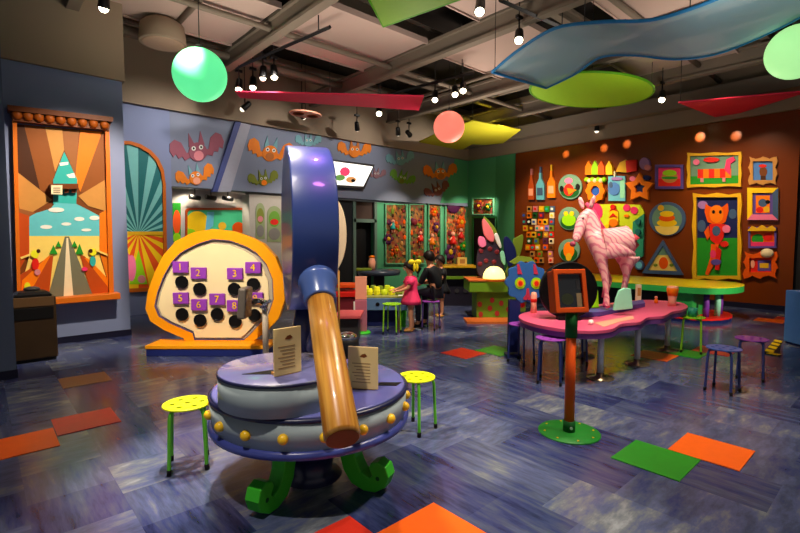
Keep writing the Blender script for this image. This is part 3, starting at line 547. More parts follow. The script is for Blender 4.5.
# framed pictures
def framed(x0, y0, x1, y1, fk, label, layers, fw=2.6, wavy=0, skew=0, name='framed_picture', t=.07):
    cx, cy = (x0 + x1) / 2, (y0 + y1) / 2; a = A(cx, cy, name, label, 'framed picture', 'framed pictures on the brown wall')
    def sk(p): return [(x, y + (x - cx) * skew) for x, y in p]
    o = sk(dens(rc(x0, y0, x1, y1), 8)); i = sk(dens(rc(x0 + fw, y0 + fw, x1 - fw, y1 - fw), 8))
    if wavy: o = [(x + wavy * sin(k * 1.571) * (1 if x > cx else -1) , y + wavy * cos(k * 1.571) * (1 if y > cy else -1)) for k, (x, y) in enumerate(o)]
    a.frame(o, i, fk, t); a.pic('picture', [(sk(p), k) for p, k in layers], 0, .02, .004); return a
framed(656, 165, 684, 189, 'violet', 'pink picture of a green burger shape in a purple frame', [(rc(658, 167, 682, 187), 'hotpink'), (rc(658, 179, 682, 187), 'red'), (el(670, 177, 8, 6), 'tan'), (el(670, 173, 7, 3), 'lime'), (el(670, 178, 8, 1.5), 'green')])
framed(688, 153, 742, 187, 'gold', 'wide gold-framed picture of a long striped animal', [(rc(690, 155, 740, 185), 'plateteal'), (rc(690, 176, 740, 185), 'green')] + [(rc(698 + i * 5.6, 169, 703.6 + i * 5.6, 178), ('red', 'orange')[i % 2]) for i in range(6)] + [(rc(701, 178, 704, 182), 'rose'), (rc(723, 178, 726, 182), 'rose'), ([(725, 170), (727, 160), (734, 157), (736, 161), (731, 164), (731, 176)], 'hotpink'), (el(697, 162, 3, 3), 'pink'), (el(712, 160, 8, 2.5), 'red')], 2.8, .5, -.02)
framed(750, 158, 777, 184, 'tan', 'small ornate gold-framed blue picture with a brown figure', [(rc(753, 161, 774, 181), 'steelblue'), (el(763.5, 172, 4, 5), 'brown'), (el(763, 166, 4, 1.6), 'red'), (rc(761, 176, 766, 180), 'dkbrown')], 3.6, 1.2)
a = framed(748, 188, 779, 220, 'yellow', 'square picture of a grey bird in a yellow, pink and grey frame', [(rc(753, 193, 773, 215), 'violet'), (rc(756, 195.5, 770, 213), 'orange'), (el(763, 203, 4.5, 4), 'slate'), (el(768, 202, 2.4, 2), 'black'), (el(760, 210, 3.5, 3), 'red'), (el(767, 209.5, 3, 3), 'gold')], 5)
MB().prism(a.poly([(748, 220), (753, 214.5), (773, 214.5), (779, 220)]), -.07, -.09).build('frame_bottom', 'pink', a.e); MB().prism(a.poly([(779, 188), (773.5, 193), (773.5, 215), (779, 220)]), -.07, -.085).build('frame_side', 'slate', a.e)
framed(749, 227, 777, 248, 'violet', 'green and orange picture under a gold wavy top rail', [(rc(751, 231, 775, 246), 'deeporange'), (el(758, 239, 6, 5), 'green'), (el(768, 237, 5, 4), 'red'), (rc(751, 242, 775, 246), 'hotpink')], 2)
a = A(763, 228, 'wavy_rail', 'wavy gold strip above the green and orange picture', 'decoration'); MB().prism(a.poly([(749, 230), (753, 226), (758, 228), (763, 225), (768, 228), (773, 225.5), (777, 229), (777, 231), (749, 231)]), -.075, -.11).build('strip', 'gold', a.e)
a = framed(745, 253, 777, 277, 'deeporange', 'lowest picture by the counter end, in a puffy orange-red frame', [(rc(751, 258, 771, 272), 'red'), (rc(758, 260, 771, 271), 'violet'), (rc(760, 263, 769, 268), 'gold'), (el(753, 264, 2, 4), 'peach')], 5, 1.6)
MB().ball((a.L((768, 253))[0], -.1, a.L((768, 253))[1]), (.12, .06, .1)).build('rosette', 'cream', a.e)
framed(694, 194, 742, 279, 'gold', 'tall gold wavy-framed picture of an orange dancing creature', [(rc(697, 197, 738, 278), 'navy'), (rc(697, 238, 738, 278), 'green'), (el(703, 205, 5, 4), 'lilac'), (el(733, 214, 4, 5), 'slate'), (el(702, 226, 4, 6), 'slate'), ([(706, 204), (711, 207), (723, 207), (728, 203), (729, 211), (726, 222), (717, 226), (708, 222), (705, 212)], 'deeporange'), (el(717, 214, 7, 9), 'orange'), (el(714, 212, 1.4, 1.8), 'black'), (el(721, 212, 1.4, 1.8), 'black'),
   ([(710, 224), (726, 224), (724, 238), (719, 246), (711, 240)], 'red'), (el(717, 231, 4, 5), 'slate'), (el(727, 229, 4, 4), 'pink'), (el(725, 244, 4, 3), 'red'), ([(709, 226), (705, 232), (708, 240), (711, 236)], 'deeporange'), ([(712, 244), (720, 244), (716, 262), (709, 275), (706, 274), (711, 258)], 'deeporange'), ([(717, 246), (722, 250), (720, 270), (716, 270)], 'red'), (el(714, 254, 3, 4), 'hotpink'), (el(717, 262, 5, 3), 'violet')], 3.4, .9, 0, 'tall_picture', .1)
a = A(664, 258, 'triangle_plaque', 'triangular plaque of an orange shape with a slate blue border', 'plaque'); a.frame([(663.5, 240), (684, 275), (643, 273)], [(663.5, 246), (678.5, 271), (648.5, 270)], 'slate', .07); a.pic('picture', [([(663.5, 246), (678.5, 271), (648.5, 270)], 'sand'), ([(663.5, 246), (669, 255), (658, 255)], 'plateteal'), (el(664, 263, 4.5, 6), 'deeporange'), (el(656, 265, 2, 1.5), 'olive'), (el(672, 265, 2, 1.5), 'olive')], 0, .03, .005)
# ================================================================== HANGING FROM THE CEILING
ZT = 6.0
def cable(parent, pts, loc):
    for p in pts: MB().tube([(p[0] - loc[0], p[1] - loc[1], p[2] - loc[2]), (p[0] - loc[0], p[1] - loc[1], ZT - loc[2])], .006, 6).build('cable', 'black_metal', parent)
for px, py, rp, D, key, c, lab in ((200, 75, 27, 6.3, 'globe_green', (95, 232, 150), 'glowing green globe lantern hanging over the cave-shaped number board'), (449, 127, 16.3, 10.4, 'globe_peach', (250, 128, 108), 'glowing peach pink globe lantern hanging by the olive sail'), (796, 52, 27, 6.3, 'globe_lime', (165, 230, 150), 'glowing pale green globe lantern at the end of the blue mesh ribbon')):
    p = GD(px, py, D); r = rp * D / FPX * .93; o = thing('globe_lantern', lab, 'lantern', p, 0, 'hanging globe lanterns')
    MB().ball((0, 0, 0), r, 0, 40, 24).build('globe', M(key, c, .5, var=.12, scale=3, emit=1.0), o); MB().lathe([(.05, r - .01), (.05, r + .04), (.02, r + .06)], 14).build('cap', 'dkgrey', o); cable(o, [(p.x, p.y, p.z + r)], p)
def sail(pts, z, key, name, label, cab, trim=None, zf=None, t=.03, dens_n=3, cat='hanging sail'):
    W3 = [G(q[0], q[1], z) for q in pts]; c = sum(W3, Vector()) / len(W3)
    o = thing(name, label, cat, c, 0, 'ceiling sails')
    L = [(w.x - c.x, w.y - c.y) for w in W3]
    if zf is None: MB().slab(L, 0, t).build('panel', key, o, .008)
    if trim: MB().tube([(x, y, t / 2) for x, y in L] + [(L[0][0], L[0][1], t / 2)], .025, 8).build('edge_trim', trim, o)
    cable(o, [(W3[i].x * .96 + c.x * .04, W3[i].y * .96 + c.y * .04, z) for i in cab], c); return o
M('sail_red', (230, 48, 82), .6); M('sail_olive', (205, 198, 45), .6); M('sail_lime', (150, 205, 40), .6); M('sail_green', (130, 175, 60), .6); M('sail_greentrim', (85, 160, 20), .5)
sail([(235, 92), (424, 96.5), (419, 110.5), (330, 105), (240, 98)], 4.45, 'sail_red', 'ribbon_banner', 'long tapering crimson banner hung across the room above the bat wall', [0, 3])
sail([(408, 147.5), (436, 134), (455, 127), (473, 121), (521, 130), (503, 143.5), (486, 145), (472, 144.5), (463, 149.5), (440, 150)], 4.6, 'sail_olive', 'wavy_sail', 'olive yellow wavy sail hung near the peach globe lantern', [0, 3, 4])
sail(el(592, 90, 62, 17.5, 40), 4.7, 'sail_lime', 'oval_sail', 'lime green round sail hung beneath the blue mesh ribbon', [0, 10, 20, 30], 'sail_greentrim')
sail([(678, 103), (720, 119.5), (812, 91)], 4.4, 'sail_red', 'triangle_sail', 'crimson triangular sail hung in front of the top of the brown wall', [0, 1, 2])
sail([(362, -14), (383, 27), (470, -4), (440, -30)], 4.5, 'sail_green', 'square_sail', 'green sail with bright green edges hung highest, above the crimson banner', [0, 1, 2], 'sail_greentrim')
# blue mesh ribbon: an undulating sheet between two edges
A1 = [(492, 72), (520, 49), (556, 28), (600, 22), (650, 20), (690, 9), (735, -8), (790, -26), (840, -40)]; B1 = [(546, 88), (575, 74), (601, 57), (635, 55), (675, 59), (715, 54), (755, 39), (800, 17), (850, -12)]
def cr(P, t):
    n = len(P) - 1; i = min(int(t * n), n - 1); f = t * n - i; p0, p1, p2, p3 = P[max(i - 1, 0)], P[i], P[i + 1], P[min(i + 2, n)]
    return tuple(.5 * (2 * b + (c - a) * f + (2 * a - 5 * b + 4 * c - d) * f * f + (3 * b - a - 3 * c + d) * f ** 3) for a, b, c, d in zip(p0, p1, p2, p3))
NU, NV = 48, 8; zz = lambda t, v: 4.15 + .12 * sin(t * 9) + .05 * sin(v * 3 + t * 5)
ea = [G(*cr(A1, i / NU), zz(i / NU, 0)) for i in range(NU + 1)]; eb = [G(*cr(B1, i / NU), zz(i / NU, 1)) for i in range(NU + 1)]
c = (ea[24] + eb[24]) / 2; o = thing('mesh_ribbon', 'long wavy blue mesh ribbon hung across the ceiling', 'hanging sail', c, 0, 'ceiling sails')
mb = MB(); vs = [ea[i].lerp(eb[i], j / NV) - c + Vector((0, 0, .04 * sin(pi * j / NV))) for i in range(NU + 1) for j in range(NV + 1)]
mb.add(vs, [(i * (NV + 1) + j, i * (NV + 1) + j + 1, (i + 1) * (NV + 1) + j + 1, (i + 1) * (NV + 1) + j) for i in range(NU) for j in range(NV)], 0, True)
s = mb.build('mesh_cloth', 'blue_mesh_cloth', o); sd = s.modifiers.new('s', 'SOLIDIFY'); sd.thickness = .006
M('mesh_edge', (40, 130, 190), .5); MB().tube([p - c for p in ea], .022, 8).build('edge_tube', 'mesh_edge', o); MB().tube([p - c for p in eb], .022, 8).build('edge_tube', 'mesh_edge', o); MB().tube([ea[0] - c, eb[0] - c], .022, 8).build('edge_tube', 'mesh_edge', o)
for k in (9, 21, 33): MB().tube([vs[k * (NV + 1) + j] + Vector((0, 0, .015)) for j in range(NV + 1)], .012, 6).build('cross_rod', 'slate', o)
cable(o, [ea[1], ea[16], ea[30], eb[10], eb[30]], c)
# round drum diffuser and a hanging oval plaque
p = GD(163, 44, 8.2); o = thing('ceiling_drum', 'round pale ceiling drum beside the green globe lantern', 'ceiling fixture', p, 0); MB().lathe([(.36, 0), (.37, .02), (.34, .3), (.2, .42)], 32).build('drum', 'soffit', o); MB().lathe([(.02, -.02), (.3, -.01), (.34, .005)], 32).build('diffuser_face', M('drum_face', (178, 150, 125), .6), o); MB().tube([(0, 0, .4), (0, 0, ZT - p.z)], .04).build('stem', 'beam_paint', o)
p = W_BACK.hit(287, 121) - Vector((0, .9, 0)); o = thing('hanging_oval_plaque', 'pinkish oval plaque with two ring shapes hung above the bat wall', 'plaque', p, 0); MB().lathe([(.36, -.02), (.38, 0), (.36, .02)], 36).build('board', 'peach', o).scale = (1.1, .8, 1)
for s in (-1, 1): MB().lathe([(.09, -.03), (.13, -.035), (.13, -.02), (.09, -.02), (.09, -.03)], 24, (s * .19, 0, 0)).build('ring', 'rust', o)
cable(o, [(p.x, p.y, p.z)], p)
# ------------------------------------------------------------------ track lights
M('lamp_glow', (255, 236, 200), .4, emit=14); M('lamp_dim', (240, 225, 200), .4, emit=2)
def track_light(px, py, z, aim, label, glow='lamp_glow', r=.06, up=.28):
    p = G(px, py, z); o = thing('track_light', label, 'spotlight', p, 0, 'ceiling track spotlights'); d = (Vector(aim) - p).normalized()
    MB().tube([(0, 0, 0), (0, 0, up)], .015, 8).build('stem', 'black_metal', o); MB().box((0, 0, up + .02), (.14, .05, .05)).build('adapter', 'black_metal', o)
    MB().tube([d * -.16, d * -.14, d * .05, d * .08], [r * .5, r * .85, r, r * 1.05], 16).build('lamp_head', 'black_metal', o)
    MB().ball(d * .075, r * .85, 0, 14, 10).build('lamp_lens', glow, o)
    MB().tube([(0, 0, up + .04), (0, 0, ZT - p.z)], .01, 6).build('drop_rod', 'black_metal', o); return p
TL = [(480, 8, 4.75, (435, 430), 'track spotlight by the top edge, just past the green square sail'), (519, 37, 4.75, (500, 400), 'track spotlight close to the pointed end of the blue mesh ribbon'), (435, 97, 4.7, (430, 330), 'track spotlight above the peach globe, lower of that cluster'), (463, 88, 4.75, (470, 340), 'track spotlight above the peach globe, far one of a twin set'), (455, 92, 4.75, (460, 340), 'track spotlight above the peach globe, near one of a twin set'), (379, 111, 4.5, (380, 330), 'track spotlight glowing just under the wide end of the crimson banner'),
 (239, 86, 4.7, (215, 330), 'bright track spotlight next to the green globe, above the banner tip'), (253, 84, 4.7, (240, 330), 'second bright track spotlight from the green globe'), (263, 74, 4.8, (250, 320), 'dimmer track spotlight set back above the narrow part of the banner'), (274, 73, 4.8, (290, 320), 'tilted track spotlight above the narrow part of the banner'), (104, 2, 4.9, (90, 330), 'track spotlight above the road mural wall'), (662, 97, 4.65, (640, 330), 'track spotlight between the lime round sail and the crimson triangle'),
 (540, 143, 4.6, (560, 300), 'small track spotlight by the corner of the brown wall'), (527, 152, 4.4, (480, 320), 'small track spotlight just past the tip of the olive wavy sail'), (699, 116, 4.55, (700, 320), 'small track spotlight below the crimson triangle sail')]
for px, py, z, fl, lab in TL: track_light(px, py, z, G(*fl), lab, 'lamp_glow' if 'small' not in lab and 'dimmer' not in lab else 'lamp_dim', .075 if 'small' not in lab else .05)
for px, py, z, at, lab in ((245, 107, 4.55, (198, 150), 'black track spotlight under the banner tip, facing the bat wall'), (302, 115, 4.6, (330, 160), 'black track spotlight above the oval plaque, turned to the bat wall'), (357, 127, 4.5, (360, 160), 'black track spotlight above the white screen'), (398, 132, 4.55, (400, 170), 'first of two black track spotlights left of the peach globe'), (409, 134, 4.55, (440, 170), 'second of two black track spotlights, closest to the peach globe'), (597, 128, 4.6, (590, 200), 'black track spotlight in front of the brown wall, above the crown plaque')):
    track_light(px, py, z, (W_BACK if px < 500 else W_RIGHT).hit(*at), lab.replace('left of', 'short of'), 'lamp_dim', .07)
def rail(a, b, z, label):
    p, q = G(*a, z), G(*b, z); c = (p + q) / 2; o = thing('track_rail', label, 'light rail', c, 0, 'ceiling light rails'); MB().tube([p - c, q - c], .035, 4, smooth=False).build('bar', 'black_metal', o); MB().tube([(p - c) * .8, (p - c) * .8 + Vector((0, 0, ZT - z))], .01, 6).build('drop_rod', 'black_metal', o); MB().tube([(q - c) * .8, (q - c) * .8 + Vector((0, 0, ZT - z))], .01, 6).build('drop_rod', 'black_metal', o)
rail((372, 99), (474, 72), 4.95, 'dark light rail above the peach globe lantern'); rail((500, 0), (568, 30), 5.0, 'dark light rail leading to the blue mesh ribbon'); rail((236, 68), (330, 27), 5.0, 'dark light rail rising past the green globe lantern')
sau = GD(310, 266, 3.1)
# ================================================================== STOOLS
def holed_disc(r, holes, z0, z1):
    bm = bmesh.new()
    def loop(cx, cy, rr, n):
        v = [bm.verts.new((cx + rr * cos(2 * pi * i / n), cy + rr * sin(2 * pi * i / n), z1)) for i in range(n)]
        return [bm.edges.new((v[i], v[(i + 1) % n])) for i in range(n)]
    ed = loop(0, 0, r, 36)
    for h in holes: ed += loop(*h, 12)
    bmesh.ops.triangle_fill(bm, use_beauty=True, edges=ed)
    res = bmesh.ops.extrude_face_region(bm, geom=bm.faces[:]); bmesh.ops.translate(bm, vec=(0, 0, z0 - z1), verts=[g for g in res['geom'] if isinstance(g, bmesh.types.BMVert)])
    bmesh.ops.recalc_face_normals(bm, faces=bm.faces); mb = MB(); bm.verts.index_update(); mb.add([v.co[:] for v in bm.verts], [[v.index for v in f.verts] for f in bm.faces]); bm.free(); return mb
def make_stool(label, seat, leg, loc, rz, h=.45):
    t = thing('round_stool', label, 'stool', loc, rz, 'small round stools with four metal legs')
    hs = [(.095 * cos(k * pi / 3), .095 * sin(k * pi / 3), .019) for k in range(6)] + [(0, 0, .019)]
    holed_disc(.16, hs, h - .012, h).build('seat', seat, t, .003)
    for k in range(4):
        a = k * pi / 2 + pi / 4; u = Vector((cos(a), sin(a), 0)); P = [u * .05 + Vector((0, 0, h - .025)), u * .115 + Vector((0, 0, h - .025)), u * .14 + Vector((0, 0, h - .035)), u * .15 + Vector((0, 0, h - .07)), u * .165 + Vector((0, 0, .05)), u * .168 + Vector((0, 0, .012))]
        l = MB().tube(P, .0125, 10).build('leg', leg, t); MB().tube([u * .165 + Vector((0, 0, .04)), u * .168], .0155, 10).build('foot_cap', 'black', l)
    return t
M('stool_lemon', (222, 236, 20), .35); M('stool_lime', (140, 205, 25), .35); M('leg_green', (98, 196, 40), .35); M('stool_purple', (158, 72, 185), .35); M('leg_purple', (84, 56, 128), .35); M('stool_blue', (52, 84, 160), .35); M('leg_navy', (38, 50, 112), .35)
make_stool('yellow-green stool with green legs, alone beside the saucer table by the cave board side', 'stool_lemon', 'leg_green', G(189, 465), R(-20))
make_stool('yellow stool partly hidden behind the saucer table, on the kiosk side', 'stool_lemon', 'leg_green', G(416, 429), R(10))
make_stool('lime stool in front of the play table, beside the girl in pink', 'stool_lime', 'stool_lime', G(392, 333), R(30), .5)
make_stool('purple stool under the seated person in dark clothes', 'stool_purple', 'leg_purple', G(431, 329), R(20), .5)
make_stool('purple stool by the tip of the pink table, the one toward the green floor tile', 'stool_purple', 'leg_navy', G(521, 362), R(0), .5)
make_stool('purple stool tucked under the pink table right behind the kiosk pole', 'stool_purple', 'leg_navy', G(550, 382), R(25), .5)
make_stool('dark stool deep in shadow under the pink table', 'leg_purple', 'leg_navy', G(575, 362), R(40), .42)
make_stool('blue stool on open floor beside the pink table', 'stool_blue', 'leg_navy', G(722, 391), R(-5), .46)
make_stool('purple stool behind the blue stool, near the yellow-black strip', 'stool_purple', 'leg_navy', G(750, 378), R(10), .46)
stool_end = make_stool('lime stool under the small mint cup, at the far end of the pink table', 'stool_lime', 'stool_lime', G(691, 352), R(15), .5)
# ================================================================== SAUCER TABLE
cx, cy = sau.x, sau.y
M('saucer_deep', (92, 96, 160), .24, coat=.3); M('saucer_lilac', (116, 116, 168), .22, coat=.4); M('saucer_side', (158, 172, 178), .4); M('saucer_blue', (62, 72, 150), .3); M('saucer_navy', (22, 26, 66), .35); M('bulb_yellow', (250, 196, 30), .35); M('foot_green', (58, 180, 42), .4)
t = thing('saucer_table', 'round lilac and grey saucer-shaped table with yellow studs on curled green feet', 'table', (cx, cy, 0), YAW)
RT, ZTOP, ZB = .64, .635, .415
MB().lathe([(.02, ZTOP), (RT - .03, ZTOP), (RT - .005, ZTOP - .008)], 72).build('lower_tabletop', 'saucer_deep', t)
MB().lathe([(RT - .005, ZTOP - .008), (RT + .008, ZTOP - .02), (RT, ZTOP - .035)], 72).build('top_edge', 'saucer_navy', t)
MB().lathe([(RT, ZTOP - .035), (RT - .012, ZB + .03)], 72).build('side_band', 'saucer_side', t)
MB().lathe([(RT - .012, ZB + .03), (RT + .012, ZB + .015), (RT + .005, ZB - .015), (RT - .05, ZB - .03), (RT - .1, ZB - .02)], 72).build('lower_rim', 'saucer_blue', t)
MB().lathe([(RT - .06, ZB - .025), (.45, ZB - .1), (.3, ZB - .16), (.16, ZB - .2), (.13, .03), (.2, 0.0)], 48).build('underside', 'saucer_navy', t)
for k in range(18):
    a = 2 * pi * (k + .35) / 18; MB().ball(((RT + .002) * cos(a), (RT + .002) * sin(a), .52), .03, 0, 14, 10).build('stud', 'bulb_yellow', t)
u0 = (G(283.5, 366, .82) - Vector((cx, cy, .82))); ul = Vector((u0.dot(RGT), u0.dot(FWD)))
d = Vector((ul.x, ul.y)); RU = .378
MB().lathe([(RU, ZTOP), (RU, .80)], 60, (d.x, d.y, 0)).build('riser', 'saucer_side', t)
MB().lathe([(RU, .80), (RU + .008, .808), (RU, .818)], 60, (d.x, d.y, 0)).build('riser_edge', 'saucer_navy', t); MB().lathe([(.01, .82), (RU - .005, .82), (RU, .816)], 60, (d.x, d.y, 0)).build('upper_tabletop', 'saucer_lilac', t)
for (px, py, z, pts) in ((262, 372, .82, [(-.10, -.05), (.09, -.05), (.12, .06), (.02, .02)]), (386, 384, .636, [(-.06, -.03), (.07, -.04), (.10, .03), (-.04, .03)])):
    p = G(px, py, z) - Vector((cx, cy, 0)); q = (p.dot(RGT), p.dot(FWD)); MB().slab([(q[0] + x, q[1] + y) for x, y in pts], z - .004, z + .003).build('dark_slot', 'black', t)
for k in range(3):
    a = R((-114, -24, 112)[k]); u = Vector((cos(a), sin(a), 0)); w = Vector((-sin(a), cos(a), 0)) * .05
    prof = [(.26, ZB - .1), (.35, ZB - .06), (.345, .28), (.36, .2), (.40, .12), (.46, .09), (.48, .11), (.455, .155), (.47, .19), (.52, .205), (.575, .18), (.595, .12), (.57, .05), (.5, .005), (.42, .0), (.33, .03), (.27, .11), (.24, .22)]
    mb = MB(); n = len(prof); vs = [u * r + w * s + Vector((0, 0, z)) for s in (-1, 1) for r, z in prof]; mb.add(vs, [tuple(range(n)), tuple(range(2 * n - 1, n - 1, -1))] + [(i, (i + 1) % n, n + (i + 1) % n, n + i) for i in range(n)])
    f = mb.build('foot', 'foot_green', t, .008); mb = MB(); b = u * .52 + Vector((0, 0, .1)); [mb.tube([b + w * s * .98, b + w * s * 1.04], .014, 10) for s in (-1, 1)]; mb.build('scroll_hole', 'dkgreen', f)
# ================================================================== MAGNIFIER (hoop on a wooden handle)
M('hoop_blue', (44, 66, 128), .36, var=.1, scale=2, coat=.4); M('ferrule_blue', (78, 104, 170), .25, coat=.3)
HD = 3.17; rc0 = GD(306, 229, HD); RR = .535; WH = .262
t = thing('giant_magnifier', 'giant blue magnifying glass hoop with a thick wooden handle leaning over the saucer table', 'magnifier', (rc0.x, rc0.y, .82), YAW + R(17.3))
hz = rc0.z - .82
MB().lathe([(RR - .03, -WH / 2), (RR, -WH / 2), (RR + .004, -WH / 2 + .01), (RR + .004, WH / 2 - .01), (RR, WH / 2), (RR - .03, WH / 2), (RR - .03, -WH / 2)], 72, (0, 0, hz), 0, True, 'x').build('hoop', 'hoop_blue', t)
MB().lathe([(RR - .03, -WH / 2 + .012), (RR - .05, -WH / 2 + .02), (RR - .05, WH / 2 - .02), (RR - .03, WH / 2 - .012)], 64, (0, 0, hz), 0, True, 'x').build('inner_liner', 'saucer_navy', t)
dv = Vector((-.006, -cos(R(36)), -sin(R(36)))); c0 = Vector((.02, 0, hz))
MB().tube([c0 + dv * (RR - .02), c0 + dv * (RR + .03), c0 + dv * (RR + .04), c0 + dv * (RR + .17), c0 + dv * (RR + .18)], [.118, .113, .1, .09, .085], 32).build('ferrule', 'ferrule_blue', t)
h0, h1 = RR + .175, RR + 1.03
hm = MB().tube([(0, 0, 0), (.3, 0, 0), (h1 - h0 - .02, 0, 0), (h1 - h0, 0, 0)], [.074, .077, .08, .074], 36).build('handle', 'handle_wood', t)
hm.location = c0 + dv * h0; hm.rotation_euler = dv.to_track_quat('X', 'Z').to_euler()
ec = MB().tube([(h1 - h0 - .001, 0, 0), (h1 - h0 + .002, 0, 0)], .071, 36).build('handle_end', M('end_grain', (150, 74, 24), .4, var=.2, scale=30), t); ec.location = hm.location; ec.rotation_euler = hm.rotation_euler
MB().tube([(0, .08, .012), (0, .06, hz - RR + .03)], [.11, .07], 20).build('post', 'saucer_navy', t); MB().tube([(0.02, -.10, .06), (0.02, -.36, hz - .64)], .045, 14).build('brace', 'saucer_navy', t)
# sign cards standing on the saucer
def card(name, px0, px1, ytop, ybot, z, label, skew=0, D=None):
    b0, b1 = G(px0, ybot + skew, z), G(px1, ybot - skew, z); c = (b0 + b1) / 2; v = b1 - b0; w = v.length; dd = (c - CAM).dot(FWD); h = (ybot - ytop) / FPX * dd * 1.02
    o = thing(name, label, 'sign card', c, math.atan2(v.y, v.x), 'cream sign cards on the saucer table')
    MB().box((0, 0, h / 2 + .004), (w, .012, h)).build('card_face', M('card_cream', (236, 205, 140), .5), o, .002); MB().box((0, .03, .008), (w * .8, .07, .014)).build('card_foot', 'tan', o)
    tx = MB(); [tx.box((-w * .05 + w * .03 * (k % 3), -.0072, h * (.62 - .075 * k)), (w * (.62 - .08 * (k % 3)), .001, h * .018)) for k in range(7)]; tx.build('text_lines', M('text_brown', (165, 125, 75), .6), o)
    MB().prism([(-.02, h * .78), (-.005, h * .84), (.015, h * .86), (.03, h * .8), (.01, h * .76)], -.0068, -.008).build('emblem', 'brown', o); return o
card('sign_card', 274, 301, 328, 374.5, .82, 'cream text card standing on the raised part of the saucer table', 3)
card('sign_card', 348.5, 378, 347, 389, .636, 'cream text card on the lower tabletop beyond the wooden handle', -1.0)
# ================================================================== KIOSK
p = G(569, 432); t = thing('screen_kiosk', 'orange framed screen kiosk on an orange pole with round green base', 'kiosk', p, YAW)
M('kiosk_orange', (225, 84, 22), .4); M('kiosk_green', (32, 120, 40), .4)
MB().lathe([(.01, .012), (.24, .01), (.245, .005), (.245, 0)], 48).build('base', 'kiosk_green', t); sc = MB(); [sc.lathe([(.009, .012), (.007, .017)], 10, (.2 * cos(k * pi / 4), .2 * sin(k * pi / 4), 0)) for k in range(8)]; sc.build('base_bolts', 'gold', t)
MB().lathe([(.048, .01), (.048, .1), (.042, .1)], 24).build('collar', 'dkgreen', t); MB().lathe([(.04, .09), (.04, .80)], 24).build('pole', 'kiosk_orange', t); MB().lathe([(.048, .79), (.048, 1.0)], 24).build('neck', 'dkgreen', t); MB().tube([(0, -.045, .05), (0, -.055, .05)], .012).build('bolt', 'steel', t)
hd = Matrix.Rotation(R(14), 4, 'X') @ Matrix.Rotation(R(18), 4, 'Z')
def tilt(o): o.matrix_local = Matrix.Translation((-.02, -.01, 1.0)) @ Matrix.Rotation(R(9), 4, 'Z') @ Matrix.Rotation(R(-12), 4, 'X') @ Matrix.Diagonal((.88, .85, .93, 1)); return o
tilt(MB().box((0, .03, .18), (.31, .12, .37)).build('housing', 'kiosk_orange', t, .01))
o2 = rc(-.16, -.01, .16, .37); i2 = rc(-.118, .035, .118, .328); tilt(MB().band(o2, i2, -.035, -.06).build('bezel', 'kiosk_orange', t, .006))
tilt(MB().box((0, -.033, .182), (.238, .006, .29)).build('screen', M('screen_dark', (22, 24, 26), .12, coat=.5), t)); sc = MB(); sc.box((-.005, -.038, .30), (.22, .003, .035), 0); sc.box((.085, -.038, .10), (.05, .003, .12), 1); sc.box((.085, -.038, .235), (.035, .003, .08), 0); sc.prism(el(-.03, .11, .06, .05), -.0365, -.039, 2); tilt(sc.build('screen_picture', ['dkgrey', M('screen_beige', (150, 128, 96), .4), M('screen_moss', (52, 58, 42), .4)], t))
# ================================================================== CAVE-SHAPED NUMBER BOARD
BD = facing(6.55); a = Art(BD, 215, 346, 'number_board', 'cream cave-shaped target board with orange outline, purple number plates and black holes', 'game board'); a.e.location.z = 0; a.c.z = 0
outer = [(146.2, 308.5), (148.4, 291.6), (155.5, 272), (164, 255), (176.6, 241), (193.5, 232.5), (213, 229), (233, 231), (250, 236.7), (264, 243.8), (276, 257), (283, 275), (285, 300), (279, 318), (266, 332), (252, 342), (246, 346), (190, 346), (184, 338), (165, 330), (151, 321)]
inner = [(155, 306), (158, 292), (164, 276), (172, 262), (181, 252.5), (197, 244), (213, 239), (231, 240.5), (246, 246), (257, 252.5), (267, 264), (273, 279), (274, 299), (269, 314), (258, 326), (249, 336), (244, 340), (195, 340), (193, 333), (170, 323), (159, 316)]
M('board_orange', (255, 162, 16), .4); M('board_cream', (250, 226, 176), .5, var=.08, scale=3); M('board_greige', (185, 172, 150), .5); M('plate_purple', (150, 66, 185), .4); M('recess_shade_violet', (92, 76, 112), .5)
a.frame(outer, inner, 'board_orange', .12, -.1, 'outline')
inn2 = [(215 + (x - 215) * .93, 292 + (y - 292) * .93) for x, y in inner]
MB().prism(a.poly([(215 + (x - 215) * 1.03, 290 + (y - 290) * 1.03) for x, y in inner]), .02, .1).build('back_panel', 'board_greige', a.e); MB().prism(a.poly([(214 + (x - 215) * .93, 293 + (y - 292) * .93) for x, y in inner]), -.0, .03).build('face_panel', 'board_cream', a.e)
MB().band(a.poly(inner), a.poly([(215 + (x - 215) * .985, 292 + (y - 292) * .985) for x, y in inner]), -.02, .05).build('inner_edge', 'recess_shade_violet', a.e)  # violet band colours in the shade on the frame's inner side
for i, (hx, hy) in enumerate(((182.6, 282), (200.5, 289), (235, 289), (254, 284), (183, 314), (201, 320), (218, 314), (236, 321), (255, 315))):
    c = a.L((hx, hy)); r = 6.6 * 6.55 / FPX; hmb = MB(); hmb.lathe([(r, -.03), (r * .82, -.035), (r * .78, -.004), (.005, -.003)], 24, (c[0], 0, c[1]), 0, True, 'y'); hmb.build('target_hole', 'black', a.e)
for i, (hx, hy) in enumerate(((181.5, 267), (199.5, 273), (235.7, 273.5), (253.8, 267.5), (181.8, 298), (200, 304.5), (218, 299), (235.5, 305.5), (256, 298))):
    c = a.L((hx, hy)); w, h = 15.5 * 6.55 / FPX, 11.5 * 6.55 / FPX; pl = MB().prism([(c[0] - w / 2, c[1] - h / 2), (c[0] + w / 2, c[1] - h / 2), (c[0] + w / 2, c[1] + h / 2), (c[0] - w / 2, c[1] + h / 2)], 0, -.045).build('number_plate', 'plate_purple', a.e, .008)
    text_mesh(str(i + 1), .135, 'yellow', pl, (c[0], -.048, c[1]))
